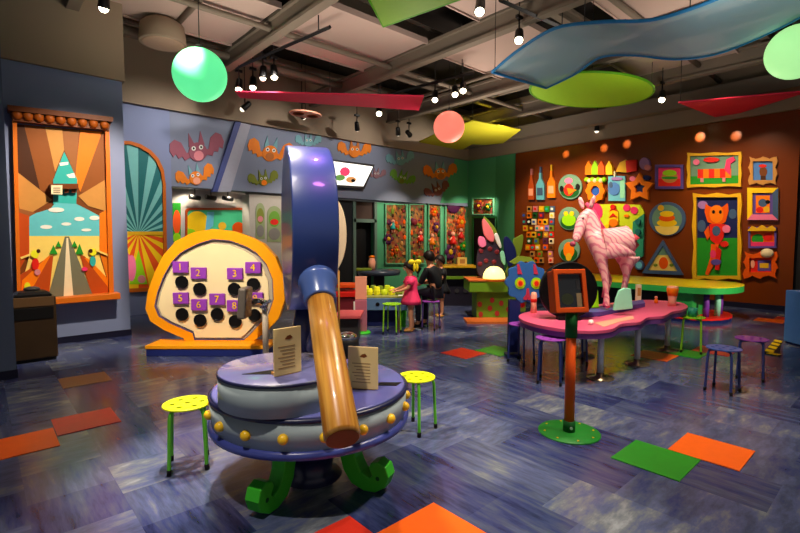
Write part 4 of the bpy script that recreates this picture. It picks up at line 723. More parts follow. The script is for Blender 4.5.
q0, q1 = a.L((157, 346))[0], a.L((274, 346))[0]
MB().box(((q0 + q1) / 2, -.09, .05), (q1 - q0, .4, .1)).build('plinth', M('plinth_blue', (34, 44, 110), .4), a.e, .01); MB().box(((q0 + q1) / 2, -.09, .125), (q1 - q0 + .02, .42, .05)).build('plinth_top', 'board_orange', a.e, .008)
# air cannon on its post in front of the board
p = G(266, 360); D = (p - CAM).dot(FWD); t = thing('air_cannon', 'grey barrel on a chrome swivel and pale post in front of the number board', 'air cannon', p, YAW); s = D / FPX
zc = G(266, 304).z; pz = lambda y: GD(266, y, D).z
MB().lathe([(.16, 0), (.16, .02), (.05, .035)], 24).build('base', 'steel', t); MB().lathe([(.038, .02), (.038, pz(309))], 18).build('post', M('post_cream', (196, 180, 160), .4), t)
MB().tube([(-.02, -.04, pz(309)), (.02, -.02, pz(303)), (-.06, .0, pz(301)), (-.16, .0, pz(302))], [.05, .055, .045, .04], 14).build('swivel', 'chrome', t); MB().tube([(0, -.02, pz(303)), (.09, -.1, pz(300)), (.12, -.2, pz(299))], .022, 10).build('grip', 'chrome', t)
br = MB().box((0, 0, 0), (.105, .3, .40)).build('barrel', M('barrel_grey', (104, 96, 88), .4, .3), t, .025); br.location = (-.26, 0, pz(302.5)); br.rotation_euler = (0, R(4), 0)
MB().box((0, .152, .0), (.08, .01, .34)).build('barrel_cap', 'dkgrey', br); MB().lathe([(.03, .15), (.034, .2), (.02, .2), (.018, .16)], 14, (0, 0, .1), 0, True, 'y').build('nozzle', 'steel', br)
# ================================================================== PINK TABLE AND WHAT STANDS ON IT
ZP = .62
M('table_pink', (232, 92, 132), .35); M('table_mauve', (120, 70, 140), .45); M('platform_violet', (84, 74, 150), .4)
def smooth(pts, n=6):
    out = []; k = len(pts)
    for i in range(k):
        p0, p1, p2, p3 = pts[i - 1], pts[i], pts[(i + 1) % k], pts[(i + 2) % k]
        for j in range(n):
            f = j / n; out.append(tuple(.5 * (2 * b + (c - a) * f + (2 * a - 5 * b + 4 * c - d) * f * f + (3 * b - a - 3 * c + d) * f ** 3) for a, b, c, d in zip(p0, p1, p2, p3)))
    return out
pinkpx = [(519, 315), (532, 311), (560, 310), (600, 304), (640, 300), (670, 301), (683, 303), (688, 306.5), (682, 309.5), (672, 311.5), (664, 315.5), (648, 317), (640, 321.5), (622, 323.5), (612, 328.5), (592, 330.5), (566, 329), (540, 325), (523, 320)]
TW = [G(x, y, ZP) for x, y in pinkpx]; tc = sum(TW, Vector()) / len(TW)
t = thing('wavy_table', 'long wavy-edged pink table with steel legs, in front of the kiosk counter wall', 'table', (tc.x, tc.y, 0)); t['label'] = 'long wavy-edged pink table with mauve underside on steel legs'
L = smooth([(w.x - tc.x, w.y - tc.y) for w in TW], 5)
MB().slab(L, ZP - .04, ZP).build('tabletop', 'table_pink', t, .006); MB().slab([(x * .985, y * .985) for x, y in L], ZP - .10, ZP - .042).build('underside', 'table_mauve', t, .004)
MB().slab([(w.x - tc.x, w.y - tc.y) for w in (G(594, 323, ZP), G(633, 316, ZP), G(634, 319, ZP), G(620, 322, ZP), G(604, 327, ZP))], ZP, ZP + .004).build('cream_inlay', 'peach', t)
for px, py in ((600, 378), (637, 364), (667, 350), (583, 356)):
    p = G(px, py) - Vector((tc.x, tc.y, 0)); l = MB().lathe([(.035, .02), (.035, ZP - .10)], 20, (p.x, p.y, 0)).build('leg', 'steel', t); MB().lathe([(.15, 0), (.15, .012), (.05, .03), (.045, .07)], 28, (p.x, p.y, 0)).build('foot_plate', M('steel_warm', (190, 165, 130), .25, .8), l)
# platform bar
b = [G(572, 314.5, ZP), G(577, 318, ZP), G(600, 316.6, ZP), G(645, 307, ZP), G(643, 303.5, ZP), G(592, 311.5, ZP)]; c = sum(b, Vector()) / 6
t = thing('display_platform', 'long low violet platform on the pink table under the zebra', 'platform', c); MB().slab([(w.x - c.x, w.y - c.y) for w in b], .001, .06).build('platform_board', 'platform_violet', t, .006)
ZPL = ZP + .061
# zebra
DZ = (G(600, 309, ZPL) - CAM).dot(FWD) + .02; ZS = DZ / FPX
za = Art(facing(DZ), 605, 308, 'zebra_figure', 'pink striped young zebra figure standing on the violet platform', 'animal figure'); za.e.location.z = ZPL + .002; za.c.z = ZPL + .002
def zj(px, py, y, r): q = za.L((px if px < 606 else 606 + (px - 606) * .82, py)); return (q[0], y, q[1], r)
J = [zj(615, 243.5, 0, (.19, .205)), zj(601, 245, 0, (.175, .215)), zj(594, 233, 0, (.115, .145)), zj(589, 219, 0, (.09, .12)), zj(586.5, 211, 0, (.085, .1)), zj(581, 222, -.02, (.075, .085)), zj(576.5, 235, -.04, (.055, .062)), zj(574, 242.5, -.05, (.05, .052)), zj(628, 241, 0, (.18, .195))]
Eg = [(0, 1), (1, 2), (2, 3), (3, 4), (4, 5), (5, 6), (6, 7), (0, 8)]
def chain(root, pts):
    i = root
    for p in pts: J.append(zj(*p)); Eg.append((i, len(J) - 1)); i = len(J) - 1
chain(1, [(598.5, 258, -.09, .085), (600.5, 270, -.1, .056), (602, 281, -.1, .042), (603, 293, -.1, .03), (603.6, 302, -.1, .034), (603.6, 307.3, -.08, .038)])
chain(1, [(603, 260, .09, .08), (609, 272, .11, .052), (615.5, 281, .12, .04), (611.5, 290, .1, .03), (609, 296, .09, .036)])
chain(8, [(631, 255, -.06, .12), (628.5, 266, -.06, .07), (629, 276, -.04, .042), (626.5, 288, -.02, .03), (625.5, 295, -.01, .034), (625, 300, -.0, .042)])
chain(8, [(634, 255, .075, .115), (633, 266, .1, .066), (636, 276, .1, .04), (633.5, 288, .09, .03), (632.5, 297, .11, .034), (632, 302, .12, .042)])
zb = skin('body', J, Eg, 'pink_zebra_hide', za.e, 2)
for sx, px, py in ((-1, 583.2, 203.5), (1, 590.5, 203)):
    q = za.L((px, py)); b = za.L((586.5, 208)); e = MB(); e.ball((0, 0, 0), (.032, .02, .085)); eo = e.build('ear', 'pink_zebra_hide', za.e); eo.location = (q[0] + sx * .006, sx * -.045, q[1] + .01); eo.rotation_euler = (R(sx * 10), R(sx * 14), 0)
for px, py, y in ((580.3, 218.5, -.088),): q = za.L((px, py)); MB().ball((q[0], y, q[1]), .014, 0, 10, 8).build('eye', 'black', za.e)
q = za.L((573.5, 243)); MB().ball((q[0] - .028, -.05, q[1] - .012), (.034, .048, .036)).build('muzzle', M('muzzle_rose', (150, 60, 85), .5), za.e)
zl = lambda p: za.L((p[0] if p[0] < 606 else 606 + (p[0] - 606) * .82, p[1]))
mp = [za.L(p) for p in ((586, 204), (590.5, 209), (594.5, 216), (599, 224), (605, 231))]; MB().tube([(x, .0, z + .012) for x, z in mp], [.02, .034, .036, .034, .02], 10).build('mane', M('mane_pink', (215, 80, 120), .6), za.e)
tl = [zl(p) for p in ((639, 236), (642.5, 239), (642.5, 244), (640, 249))]; MB().tube([(x, 0, z) for x, z in tl], [.035, .05, .045, .02], 12).build('tail', M('tail_red', (220, 80, 90), .5), za.e)
for p in ((603.6, 305, -.08), (609, 297, .09), (625, 302, .0), (632, 303, .12)): q = zl(p[:2]); MB().lathe([(.044, -.015), (.043, .03), (.038, .055), (.034, .13)], 14, (q[0], p[2], max(q[1], .016))).build('hoof', 'mane_pink', za.e)
for cx, pts, k, lab, dy in ((595, [(586, 308), (597.5, 289), (598.5, 307)], 'lime', 'lime green triangular fin beside the zebra front legs', .03), (622, [(613.5, 306), (616, 295), (619, 287.5), (624, 285), (630.5, 285.5), (632.5, 304)], 'mint', 'mint green rounded fin at the zebra hind legs', -.155)):
    a = Art(facing(DZ + dy), cx, 306, 'standing_fin', lab, 'decoration', 'fins on the violet platform'); dz = ZPL - a.c.z; a.e.location.z = ZPL
    L = a.poly(pts); mn = min(z for _, z in L); MB().prism([(x, (z - mn) * (1.0 if dy > 0 else 1.08)) for x, z in L], -.02, .03).build('fin_panel', k, a.e, .008)
p = G(640, 303, ZP); a = thing('box_card', 'small cream box standing behind the zebra on the pink table', 'box', GD(638, 303, DZ + .98), YAW); a.location.z = ZP + .001; MB().box((0, 0, .14), (.07, .05, .28)).build('box_body', 'cream', a, .004); MB().box((0, -.027, .17), (.05, .004, .12)).build('box_label', 'tan', a)
# dark wheel behind the kiosk screen
DW = 5.6; p = GD(568, 292, DW); t = thing('dark_wheel', 'big black spoked wheel behind the kiosk screen on the pink table', 'wheel', (p.x, p.y, ZP + .001), YAW); r = 28 * DW / FPX
zc = r + .02
MB().lathe([(r, -.05), (r + .01, -.02), (r + .01, .02), (r, .05), (r - .07, .04), (r - .07, -.04), (r, -.05)], 48, (0, 0, zc), 0, True, 'y').build('rim', 'black', t); MB().lathe([(.005, -.06), (.07, -.06), (.07, .05), (.005, .05)], 20, (0, 0, zc), 0, True, 'y').build('hub', 'dkgrey', t)
for k in range(6): MB().tube([(0, 0, zc), ((r - .05) * cos(k * pi / 3 + .3), 0, zc + (r - .05) * sin(k * pi / 3 + .3))], .022, 8).build('spoke', 'black', t)
MB().prism([(x, z + zc) for x, z in el(0, 0, r - .06, r - .06, 36)], .02, .035).build('back_disc', M('wheel_dark', (34, 28, 24), .6), t); MB().box((0, -.02, .02), (.26, .1, .04)).build('stand', 'black', t)
# vase and small things at the far end of the table
p = G(672, 306, ZP); t = thing('tall_cup', 'tall orange and white cup on the far end of the pink table', 'cup', p); s = (p - CAM).dot(FWD) / FPX
MB().lathe([(4.0 * s, 0), (3.6 * s, 6 * s), (4.6 * s, 13 * s), (5.2 * s, 20 * s), (4.6 * s, 20 * s), (3.4 * s, 8 * s), (.005, 5 * s)], 24).build('cup_body', 'peach', t); MB().lathe([(4.4 * s, 10.5 * s), (5.25 * s, 15 * s), (5.35 * s, 18 * s), (4.9 * s, 18.5 * s)], 24).build('orange_band', 'orange', t)
p = G(690, 316, .51); t = thing('mint_cup', 'small mint green cup on the lime stool at the table end', 'cup', p); t.location = stool_end.location + Vector((0, 0, .502)); MB().lathe([(.05, 0), (.062, .12), (.055, .12), (.045, .01)], 18).build('cup_body', 'seagreen', t)
p = G(656, 303, ZP); t = thing('orange_figurine', 'tiny orange figurine on the pink table near the tall cup', 'figurine', p); MB().lathe([(.03, 0), (.025, .05), (.012, .07)], 12).build('figurine_body', 'orange', t); MB().ball((0, 0, .085), .022).build('figurine_head', 'peach', t)
# blue cat-face board and totem at the tip of the table
DCt = 6.25; CTP = facing(DCt)
a = Art(CTP, 526, 315, 'creature_board', 'blue scalloped creature face board with lime eyes by the tip of the pink table', 'cutout board'); a.e.location.z = 0; a.c.z = 0
def scal(cx, cy, rx, ry, n=10, k=.07, m_=60): return [(cx + rx * (1 + k * cos(n * 2 * pi * i / m_)) * cos(2 * pi * i / m_), cy + ry * (1 + k * cos(n * 2 * pi * i / m_)) * sin(2 * pi * i / m_)) for i in range(m_)]
M('face_blue', (48, 98, 165), .45)
MB().prism(a.poly(scal(526, 282, 20, 20.5)), -.03, .03).build('face', 'face_blue', a.e, .006)
MB().prism(a.poly([(509, 300), (520, 300), (518, 352), (508, 352)]), -.03, .06).build('leg', 'navy', a.e); MB().box((a.L((513, 352))[0], .02, .02), (.2, .16, .04)).build('base', 'navy', a.e)
for px in (519.5, 535.5):
    e = MB(); [e.prism(a.poly(el(px, 283, r_ * 5.4, r_ * 5.8, 20)), -.03, -.04 - .008 * i, i) for i, r_ in enumerate((1, .68, .4))]; e.build('eye', ['lime', 'gold', 'red'], a.e)
    MB().prism(a.poly([(px - 3, 264), (px - 1, 264), (px + 2, 274), (px - 2.5, 274)]), -.03, -.04).build('brow', M('brow_red', (190, 50, 80), .5), a.e)
MB().prism(a.poly([(526, 288), (528, 288), (529, 295), (532, 297), (523, 297), (525.5, 294)]), -.03, -.04).build('nose', 'brow_red', a.e); [MB().prism(a.poly(el(524.5 + 4 * k, 298, 2, 1.6)), -.03, -.045).build('mouth', 'brow_red', a.e) for k in range(2)]
MB().prism(a.poly([(510, 262), (519, 256), (530, 257), (536, 262), (526, 261.5), (514, 264)]), -.01, .05).build('crest', 'olive', a.e); MB().prism(a.poly([(515, 301), (527, 301), (526, 312), (517, 312)]), .031, .06).build('chin', 'olive', a.e); MB().prism(a.poly(el(523, 305, 2.5, 3)), .028, .031).build('spot', 'red', a.e)
p = G(533.5, 313, ZP); t = thing('totem', 'small peach and red totem post on the tip of the pink table', 'figurine', p, YAW); s = (p - CAM).dot(FWD) / FPX
MB().lathe([(3.2 * s, 0), (2.8 * s, 9 * s), (3.2 * s, 18 * s), (2.4 * s, 21 * s), (.005, 21.5 * s)], 16).build('totem_body', 'peach', t); MB().lathe([(3.0 * s, 11 * s), (3.3 * s, 13 * s), (3.0 * s, 15 * s)], 16).build('totem_band', 'red', t)
p = G(591, 325, ZP); t = thing('white_ball', 'small white ball on the pink table just past the kiosk screen', 'ball', (p.x, p.y, ZP + .031)); MB().ball((0, 0, 0), .03).build('ball_body', 'white', t)
# ================================================================== GREEN COUNTER BY THE BROWN WALL
ZC = .70
M('counter_yellow', (245, 215, 25), .3); M('counter_green', (50, 175, 80), .35)
x0c, y1c = 9.72, 2.22; y0c = W_RIGHT.hit(575, 250).y; ln = y0c - y1c; hw = .92
t = thing('green_counter', 'long green counter with yellow top and purple struts along the brown wall', 'counter', (x0c, y1c, 0))
pl = [(0, ln), (0, .6)] + [(hw - hw * cos(k * pi / 14), .6 - .6 * sin(k * pi / 14)) for k in range(1, 14)] + [(2 * hw, .6), (2 * hw, ln)]
MB().slab(pl, ZC - .012, ZC).build('top', 'counter_yellow', t); MB().slab(pl, ZC - .125, ZC - .013).build('edge_band', 'counter_green', t)
MB().slab([(.22, .62), (1.0, .62), (1.0, .98), (.22, .98)], .1, ZC - .126).build('column', 'counter_green', t, .01)
for k, (x, y) in enumerate(((.5, .47), (.8, .36), (1.12, .4))): MB().tube([(x, y, .1), (x - .05, y - .02, .3), (x, y, ZC - .126)], .05, 12).build('strut', 'purple' if k != 1 else 'mint', t)
MB().slab([(hw - .74 * cos(k * pi / 9), .66 - .5 * sin(k * pi / 9)) for k in range(10)] + [(hw + .5, 1.2), (hw - .74, 1.2)], .06, .1).build('plinth_top', 'red', t); MB().slab([(hw - .73 * cos(k * pi / 9), .67 - .5 * sin(k * pi / 9)) for k in range(10)] + [(hw + .49, 1.19), (hw - .73, 1.19)], 0, .06).build('plinth', 'navy', t)
MB().slab([(.4, 1.3), (1.6, 1.3), (1.6, ln - .05), (.4, ln - .05)], .0, ZC - .13).build('dark_panel', M('counter_black', (22, 24, 34), .4), t)
for k in range(5): MB().slab([(.38, 1.8 + k * .9), (.4, 1.8 + k * .9), (.4, 1.86 + k * .9), (.38, 1.86 + k * .9)], .02, ZC - .15).build('panel_rib', 'slate', t)
# ================================================================== PINK-EARED FIGURE ON ITS DOTTED TABLE
DB = 9.4; p = floor_at(489, DB); t = thing('dotted_table', 'green table with red-dotted base and orange rim, holding the pink-eared figure', 'table', p, YAW); s = DB / FPX
M('bench_green', (110, 150, 35), .45); M('bench_orange', (190, 95, 40), .45)
zt = GD(489, 278.5, DB).z
MB().box((-.04, .0, zt - .13), (41 * s, .8, .22)).build('table_slab', 'bench_green', t, .02); MB().box((-.04, 0, zt - .01), (42 * s, .82, .03)).build('rim', 'bench_orange', t, .005); MB().box((.1, .05, (zt - .24) / 2), (38 * s, .6, zt - .24)).build('base', 'bench_green', t)
M('dot_red', (170, 50, 45), .5); [MB().prism(el(x, z, .045, .055, 12), -.25, -.262).build('base_dot', 'dot_red', t) for x, z in ((-.22, .3), (-.02, .22), (.2, .32), (.12, .12), (-.2, .1), (.34, .2), (.02, .38))]
MB().box((-.1, -.5, .02), (44 * s, .5, .04)).build('footboard', 'bench_orange', t)
FB = facing(DB); a = Art(FB, 490, 278, 'rabbit_figure', 'dark red-spotted figure with tall pink ears on the dotted green table', 'sculpture'); a.e.location.z = zt + .03; a.c.z = zt + .008
M('rabbit_dark', (52, 40, 56), .5)
def blob(name, pts, k, y0=-.05, y1=.05, n=4): return MB().prism(smooth(a.poly(pts), n), y0, y1).build(name, k, a.e, .012)
blob('body', [(480, 277.5), (477, 262), (480, 248), (487, 241), (496, 244), (502, 254), (504, 268), (501, 277.5)], 'rabbit_dark', 0, .12)
for pts, k in (([(482, 224), (484, 220), (492, 231), (494, 240), (491, 243), (484, 236)], M('ear_pink', (245, 120, 125), .4)), ([(478, 241), (479.5, 237.5), (484, 239), (486, 246), (482, 248.5), (478.5, 246)], 'pink')): blob('ear', pts, k if isinstance(k, str) else k.name, -.04, .04)
blob('ear_back', [(484, 219), (487, 219), (496, 230), (498, 240), (494, 244), (491, 236)], 'olive', .04, .09)
blob('white_tuft', [(494, 237), (497, 234.5), (500, 243), (501, 249), (498, 247)], 'white', -.05, .03); blob('mint_tuft', [(500, 254), (503, 252), (505, 259), (504.5, 266), (501, 262)], 'mint', -.05, .03)
for x, y in ((481, 252), (490, 250), (486, 262), (494, 263), (497, 253), (480, 265)): q = a.L((x, y)); MB().ball((q[0], 0, q[1]), (.05, .02, .05), 0, 12, 8).build('spot', 'maroon', a.e)
a = Art(facing(DB + .2), 510, 278, 'leaf_cutout', 'navy and olive leaf-shaped cutouts standing between the pink-eared figure and the creature face', 'cutout board'); a.e.location.z = zt + .005; a.c.z = zt + .005
blob('navy_leaf', [(504, 239), (508, 237), (515, 247), (516, 258), (510, 267), (505, 255)], 'navy', 0, .06); blob('olive_leaf', [(514, 240), (518, 237), (524, 235), (523, 248), (518, 262), (515, 250)], 'olive', .06, .1); blob('olive_stalk', [(508, 268), (512, 262), (520, 258), (522, 277), (506, 277)], 'olive', .06, .12)
p = GD(494, 279, DB - .28); p.z = zt + .008; t = thing('dome_lamp', 'glowing cream yellow dome lamp in front of the pink-eared figure', 'lamp', p); MB().lathe([(.21, 0), (.215, .04), (.2, .12), (.15, .2), (.08, .245), (.005, .255)], 28).build('dome', M('dome_glow', (255, 236, 150), .4, emit=1.3), t); MB().lathe([(.225, 0), (.225, .02), (.2, .02)], 28).build('dome_base', 'gold', t)
# ================================================================== YELLOW BENCH BEHIND
DY = 11.2; s = DY / FPX; p = floor_at(456, DY); z0 = GD(456, 266, DY).z
t = thing('yellow_shelf_table', 'dark table with a yellow top in front of the wide orange doll panel', 'table', p, YAW)
MB().box((0, 0, z0), (38 * s, .7, .05)).build('top', 'gold', t, .008); MB().box((0, 0, z0 - .12), (36 * s, .64, .18)).build('black_band', 'black', t); MB().box((0, -.02, z0 - .25), (38 * s, .7, .07)).build('lower_shelf', 'bench_green', t, .006); MB().box((0, .05, (z0 - .28) / 2), (33 * s, .5, z0 - .28)).build('base', M('base_dark', (34, 30, 44), .5), t)
for k in (-1, 0, 1): MB().tube([(k * .2, -.22, .36), (k * .2, -.24, .36)], .05, 14).build('round_knob', 'dkgrey', t)
p = GD(462, 262, DY); t = thing('yellow_box', 'little cream yellow box on the yellow-topped table', 'box', (p.x, p.y, z0 + .026), YAW); MB().box((0, 0, .09), (.22, .14, .18)).build('box_body', 'sand', t, .01); MB().box((0, -.075, .09), (.12, .01, .1)).build('box_front', 'tan', t)
# ================================================================== PLAY TABLE WITH THE PEOPLE
DP = 8.7; s = DP / FPX; p = floor_at(383, DP); t = thing('play_table', 'blue-grey play table with dark round portholes, covered in yellow-green foam shapes', 'table', p, YAW); zt = GD(383, 296, DP - .4).z
M('play_blue', (92, 122, 160), .4)
MB().box((0, 0, zt - .02), (50 * s, .9, .04)).build('tabletop', M('play_top', (150, 150, 80), .45), t, .006); MB().box((.0, -.43, zt - .14), (48 * s, .05, .22)).build('apron', 'play_blue', t, .01); MB().box((0, .05, zt - .14), (46 * s, .8, .2)).build('carcass', 'slate', t)
for k in range(4): MB().prism(el(-.35 + k * .27, zt - .14, .035, .035, 14), -.455, -.462).build('porthole', 'black', t)
for sx in (-1, 1):
    for sy in (-1, 1): MB().tube([(sx * 20 * s, sy * .34, 0), (sx * 21 * s, sy * .36, zt - .24)], .045, 12).build('leg', 'foot_green', t)
MB().box((0, .0, .14), (30 * s, .5, .28)).build('pedestal', 'navy', t)
rnd = random.Random(3)
for k in range(11):
    x = -20 * s + (k % 6) * 7.2 * s + (k // 6) * 2.4 * s; y = (-.22 if k < 6 else .14) + rnd.uniform(-.03, .03); z = zt + .001
    f = thing('foam_shape', ('yellow-green foam block piled on the play table' if True else ''), 'toy', t.matrix_basis @ Vector((x, y, z)), YAW + rnd.uniform(-.5, .5), 'yellow-green foam shapes on the play table')
    f.location = Vector(p) + RGT * x + FWD * y + Vector((0, 0, z)); h = rnd.uniform(.06, .15)
    MB().lathe([(.058, 0), (.064, h * .5), (.05, h), (.005, h * 1.03)], 10, smooth=False).build('foam_body', rnd.choice(['limeyellow', 'lemon', 'olive']), f, .01)
f0 = GD(404, 291, DP - .36); f = thing('paper_sheet', 'white paper on the play table in front of the girl', 'paper', (f0.x, f0.y, zt + .002), YAW); MB().box((0, 0, .004), (.2, .14, .006)).build('paper_body', 'white', f)
# dark oval table behind
DO = 10.0; p = floor_at(379, DO); z0 = GD(379, 270, DO).z; t = thing('oval_table', 'dark blue oval table behind the play table', 'table', p, YAW); MB().lathe([(.005, z0), (.44, z0), (.46, z0 - .03), (.44, z0 - .1)], 36).build('tabletop', M('oval_slate', (56, 66, 84), .3), t); MB().lathe([(.12, z0 - .1), (.1, .1), (.3, .03), (.3, 0)], 24).build('pedestal', 'dkgrey', t)
p = GD(372, 266, DO); t = thing('peach_jar', 'peach orange jar on the dark oval table', 'jar', (p.x, p.y, z0 + .002)); MB().lathe([(.07, 0), (.075, .18), (.06, .22), (.06, .26)], 18).build('jar_body', 'peach', t); MB().lathe([(.065, .26), (.065, .3), (.005, .31)], 18).build('jar_lid', 'orange', t)
p = GD(364, 269, DO - .18); t = thing('olive_tray', 'olive tray on the dark oval table below the peach jar', 'tray', (p.x, p.y, z0 + .002), YAW); MB().slab([(-.16, -.1), (.16, -.1), (.16, .1), (-.16, .1)], 0, .05).build('tray_body', 'olive', t, .01)
# red table with metal bowl, and the paddle sign
DR = 7.4; s = DR / FPX; p = floor_at(349, DR); z0 = GD(349, 313, DR).z; t = thing('red_table', 'low red table with pinkish top behind the hoop, holding a steel bowl', 'table', p, YAW); MB().box((0, 0, z0 - .02), (26 * s, .6, .05)).build('tabletop', M('red_pink', (220, 95, 100), .4), t, .01); MB().box((0, 0, z0 / 2 - .03), (20 * s, .45, z0 - .06)).build('base', 'dkgrey', t)
p = GD(347, 322, DR - 1.1); p.z = 0; t = thing('steel_drum', 'dark drum with a shiny steel dome beside the pink sign stand', 'drum', p); MB().lathe([(.15, 0), (.16, .2), (.15, .24)], 28).build('drum_body', 'dkgrey', t); MB().lathe([(.15, .24), (.13, .29), (.07, .32), (.005, .33)], 28).build('dome', 'chrome', t)
p = GD(348, 297, 9.2); p.z = 0; t = thing('red_bench', 'bright red stacked bench behind the red table', 'bench', floor_at(347, 9.3), YAW); MB().box((0, 0, .5), (.42, .5, .1)).build('seat', 'red', t, .01); MB().box((0, 0, .66), (.36, .4, .08)).build('cushion', 'sunred', t, .02); MB().box((0, 0, .22), (.36, .42, .44)).build('base', 'maroon', t)
DL = 6.9; p = floor_at(340, DL); t = thing('paddle_sign', 'tall cream paddle-shaped sign on a thin pole half hidden by the blue hoop', 'sign', p, YAW); zt1, zb1 = GD(340, 194, DL).z, GD(340, 274, DL).z
MB().prism([(-.16 + .26 * cos(k * pi / 16) if True else 0, (zt1 + zb1) / 2 + (zt1 - zb1) / 2 * sin(k * pi / 16)) for k in range(32)], -.02, .02).build('paddle', M('paddle_cream', (250, 222, 185), .5), t, .006); MB().tube([(-.02, 0, .02), (-.02, 0, zb1 + .05)], .014, 8).build('pole', 'tan', t); MB().lathe([(.14, 0), (.14, .02), (.03, .04)], 20, (-.02, 0, 0)).build('base', 'gold', t)
# pink sign stand
p = G(361, 333); DD = (p - CAM).dot(FWD); s = DD / FPX; t = thing('sign_stand', 'dusty pink sign stand with a cream card on a round green foot', 'sign', p, YAW); M('stand_pink', (190, 110, 130), .5)
MB().lathe([(.005, .03), (9 * s, .03), (10 * s, .015), (10 * s, 0)], 28).build('foot', 'foot_green', t); MB().box((0, 0, .03 + 16 * s), (12 * s, .05, 32 * s)).build('panel', 'stand_pink', t, .008); MB().box((.2 * s, 0, .03 + 44 * s), (11.5 * s, .04, 23 * s)).build('card', 'peach', t, .004); MB().box((-6.4 * s, -.005, .03 + 15 * s), (1.6 * s, .06, 30 * s)).build('side_rail', 'white', t)
# ================================================================== FAR RIGHT
p = G(800, 352); t = thing('hazard_mat', 'black floor mat edged with yellow and black striped tape', 'mat', G(786, 349), R(-4)); mq = [G(768, 354), G(780, 356.2), G(781, 341), G(779, 341)]; c = t.location
L = [((w - c).dot(Vector((cos(R(-4)), sin(R(-4)), 0))), (w - c).dot(Vector((-sin(R(-4)), cos(R(-4)), 0)))) for w in mq]; MB().slab(L, 0, .012).build('mat', 'black', t)
for i0, i1, n in ((0, 1, 9), (3, 0, 4)):
    a0, a1 = Vector((*L[i0], 0)), Vector((*L[i1], 0)); st = MB(); u = (a1 - a0) / n; v = Vector((-u.y, u.x, 0)).normalized() * .05
    for k in range(n):
        q = a0 + u * k; sh = u * .25; st.slab([tuple((q + w)[:2]) for w in (v * -1, u * .62 - v, u * .62 + sh + v, sh + v)], .012, .02, 0); st.slab([tuple((q + u * .62 + w)[:2]) for w in (v * -1, u * .38 - v, u * .38 + sh + v, sh + v)], .012, .018, 1)
    st.build('striped_edge', ['yellow', 'black'], t)
p = G(799, 350); t = thing('blue_cabinet', 'blue cabinet edge beside the striped mat, cut by the picture border', 'cabinet', (G(798, 350) + RGT * .47 + FWD * .12).to_tuple(), YAW); t['label'] = 'blue cabinet standing beside the yellow and black striped mat'; MB().box((0, .15, .42), (.6, .4, .78)).build('body', 'steelblue', t, .01); MB().box((0, .15, .02), (.56, .36, .04)).build('plinth', 'navy', t); MB().box((0, -.055, .45), (.5, .012, .6)).build('door', 'steelblue', t); MB().tube([(-.2, -.075, .4), (-.2, -.075, .52)], .01).build('handle', 'steel', t)
# ================================================================== PEOPLE
def hand(J, E, w, d, up, side):           # five fingers from the wrist joint w along d
    W = Vector(J[w][:3]); d = Vector(d).normalized(); sd = Vector(side).normalized(); dn = Vector(up).normalized()
    J.append((*(W + d * .05), .022)); pm = len(J) - 1; E.append((w, pm)); P = Vector(J[pm][:3])
    for k, l in enumerate((.05, .058, .054, .042)):
        b = P + sd * (.018 * (1.5 - k)) + d * .015; J.append((*b, .0085)); i0 = len(J) - 1; E.append((pm, i0)); J.append((*(b + d * l * .6 - dn * .006), .008)); E.append((i0, i0 + 1)); J.append((*(b + d * l - dn * .022), .007)); E.append((i0 + 1, i0 + 2))
    b = W + d * .02 + sd * .026; J.append((*b, .0095)); i0 = len(J) - 1; E.append((w, i0)); J.append((*(b + d * .028 + sd * .012), .009)); E.append((i0, i0 + 1))
def face(t, c, r, hairk, look=-1):        # head looking along -x
    for s in (-1, 1):
        MB().ball((c[0] - r * .82, c[1] + s * r * .36, c[2] + r * .05), (r * .12, r * .16, r * .11), 0, 10, 8).build('eye', 'white', t); MB().ball((c[0] - r * .92, c[1] + s * r * .36, c[2] + r * .05), (r * .06, r * .08, r * .08), 0, 8, 6).build('pupil', 'black', t); MB().ball((c[0] + r * .05, c[1] + s * r * .86, c[2] - r * .02), (r * .18, r * .1, r * .26), 0, 10, 8).build('ear', 'skin', t)
    MB().ball((c[0] - r * .98, c[1], c[2] - r * .18), (r * .16, r * .13, r * .2), 0, 10, 8).build('nose', 'skin', t); MB().ball((c[0] - r * .84, c[1], c[2] - r * .5), (r * .1, r * .28, r * .07), 0, 10, 6).build('mouth', 'rose', t)
def hair(t, c, r, k, back=0):
    mb = MB(); n = 20; vs = []; fs = []
    for j in range(9):
        for i in range(n):
            a = 2 * pi * i / n; ph = pi / 2 - j / 8 * (pi * .62 + back * max(0, cos(a)) - .75 * max(0, -cos(a))); vs.append((c[0] + r * 1.1 * cos(ph) * cos(a), c[1] + r * 1.04 * cos(ph) * sin(a), c[2] + r * 1.16 * sin(ph)))
    for j in range(8):
        for i in range(n): i2 = (i + 1) % n; fs.append((j * n + i, j * n + i2, (j + 1) * n + i2, (j + 1) * n + i))
    mb.add(vs, fs, 0, True); o = mb.build('hair', k, t); sd = o.modifiers.new('s', 'SOLIDIFY'); sd.thickness = .015; return o
M('hair_dark', (26, 18, 16), .5); M('shirt_black', (26, 28, 32), .7); M('trouser_dark', (30, 32, 44), .7); M('dress_pink', (240, 60, 110), .6); M('bow_yellow', (250, 225, 40), .5)
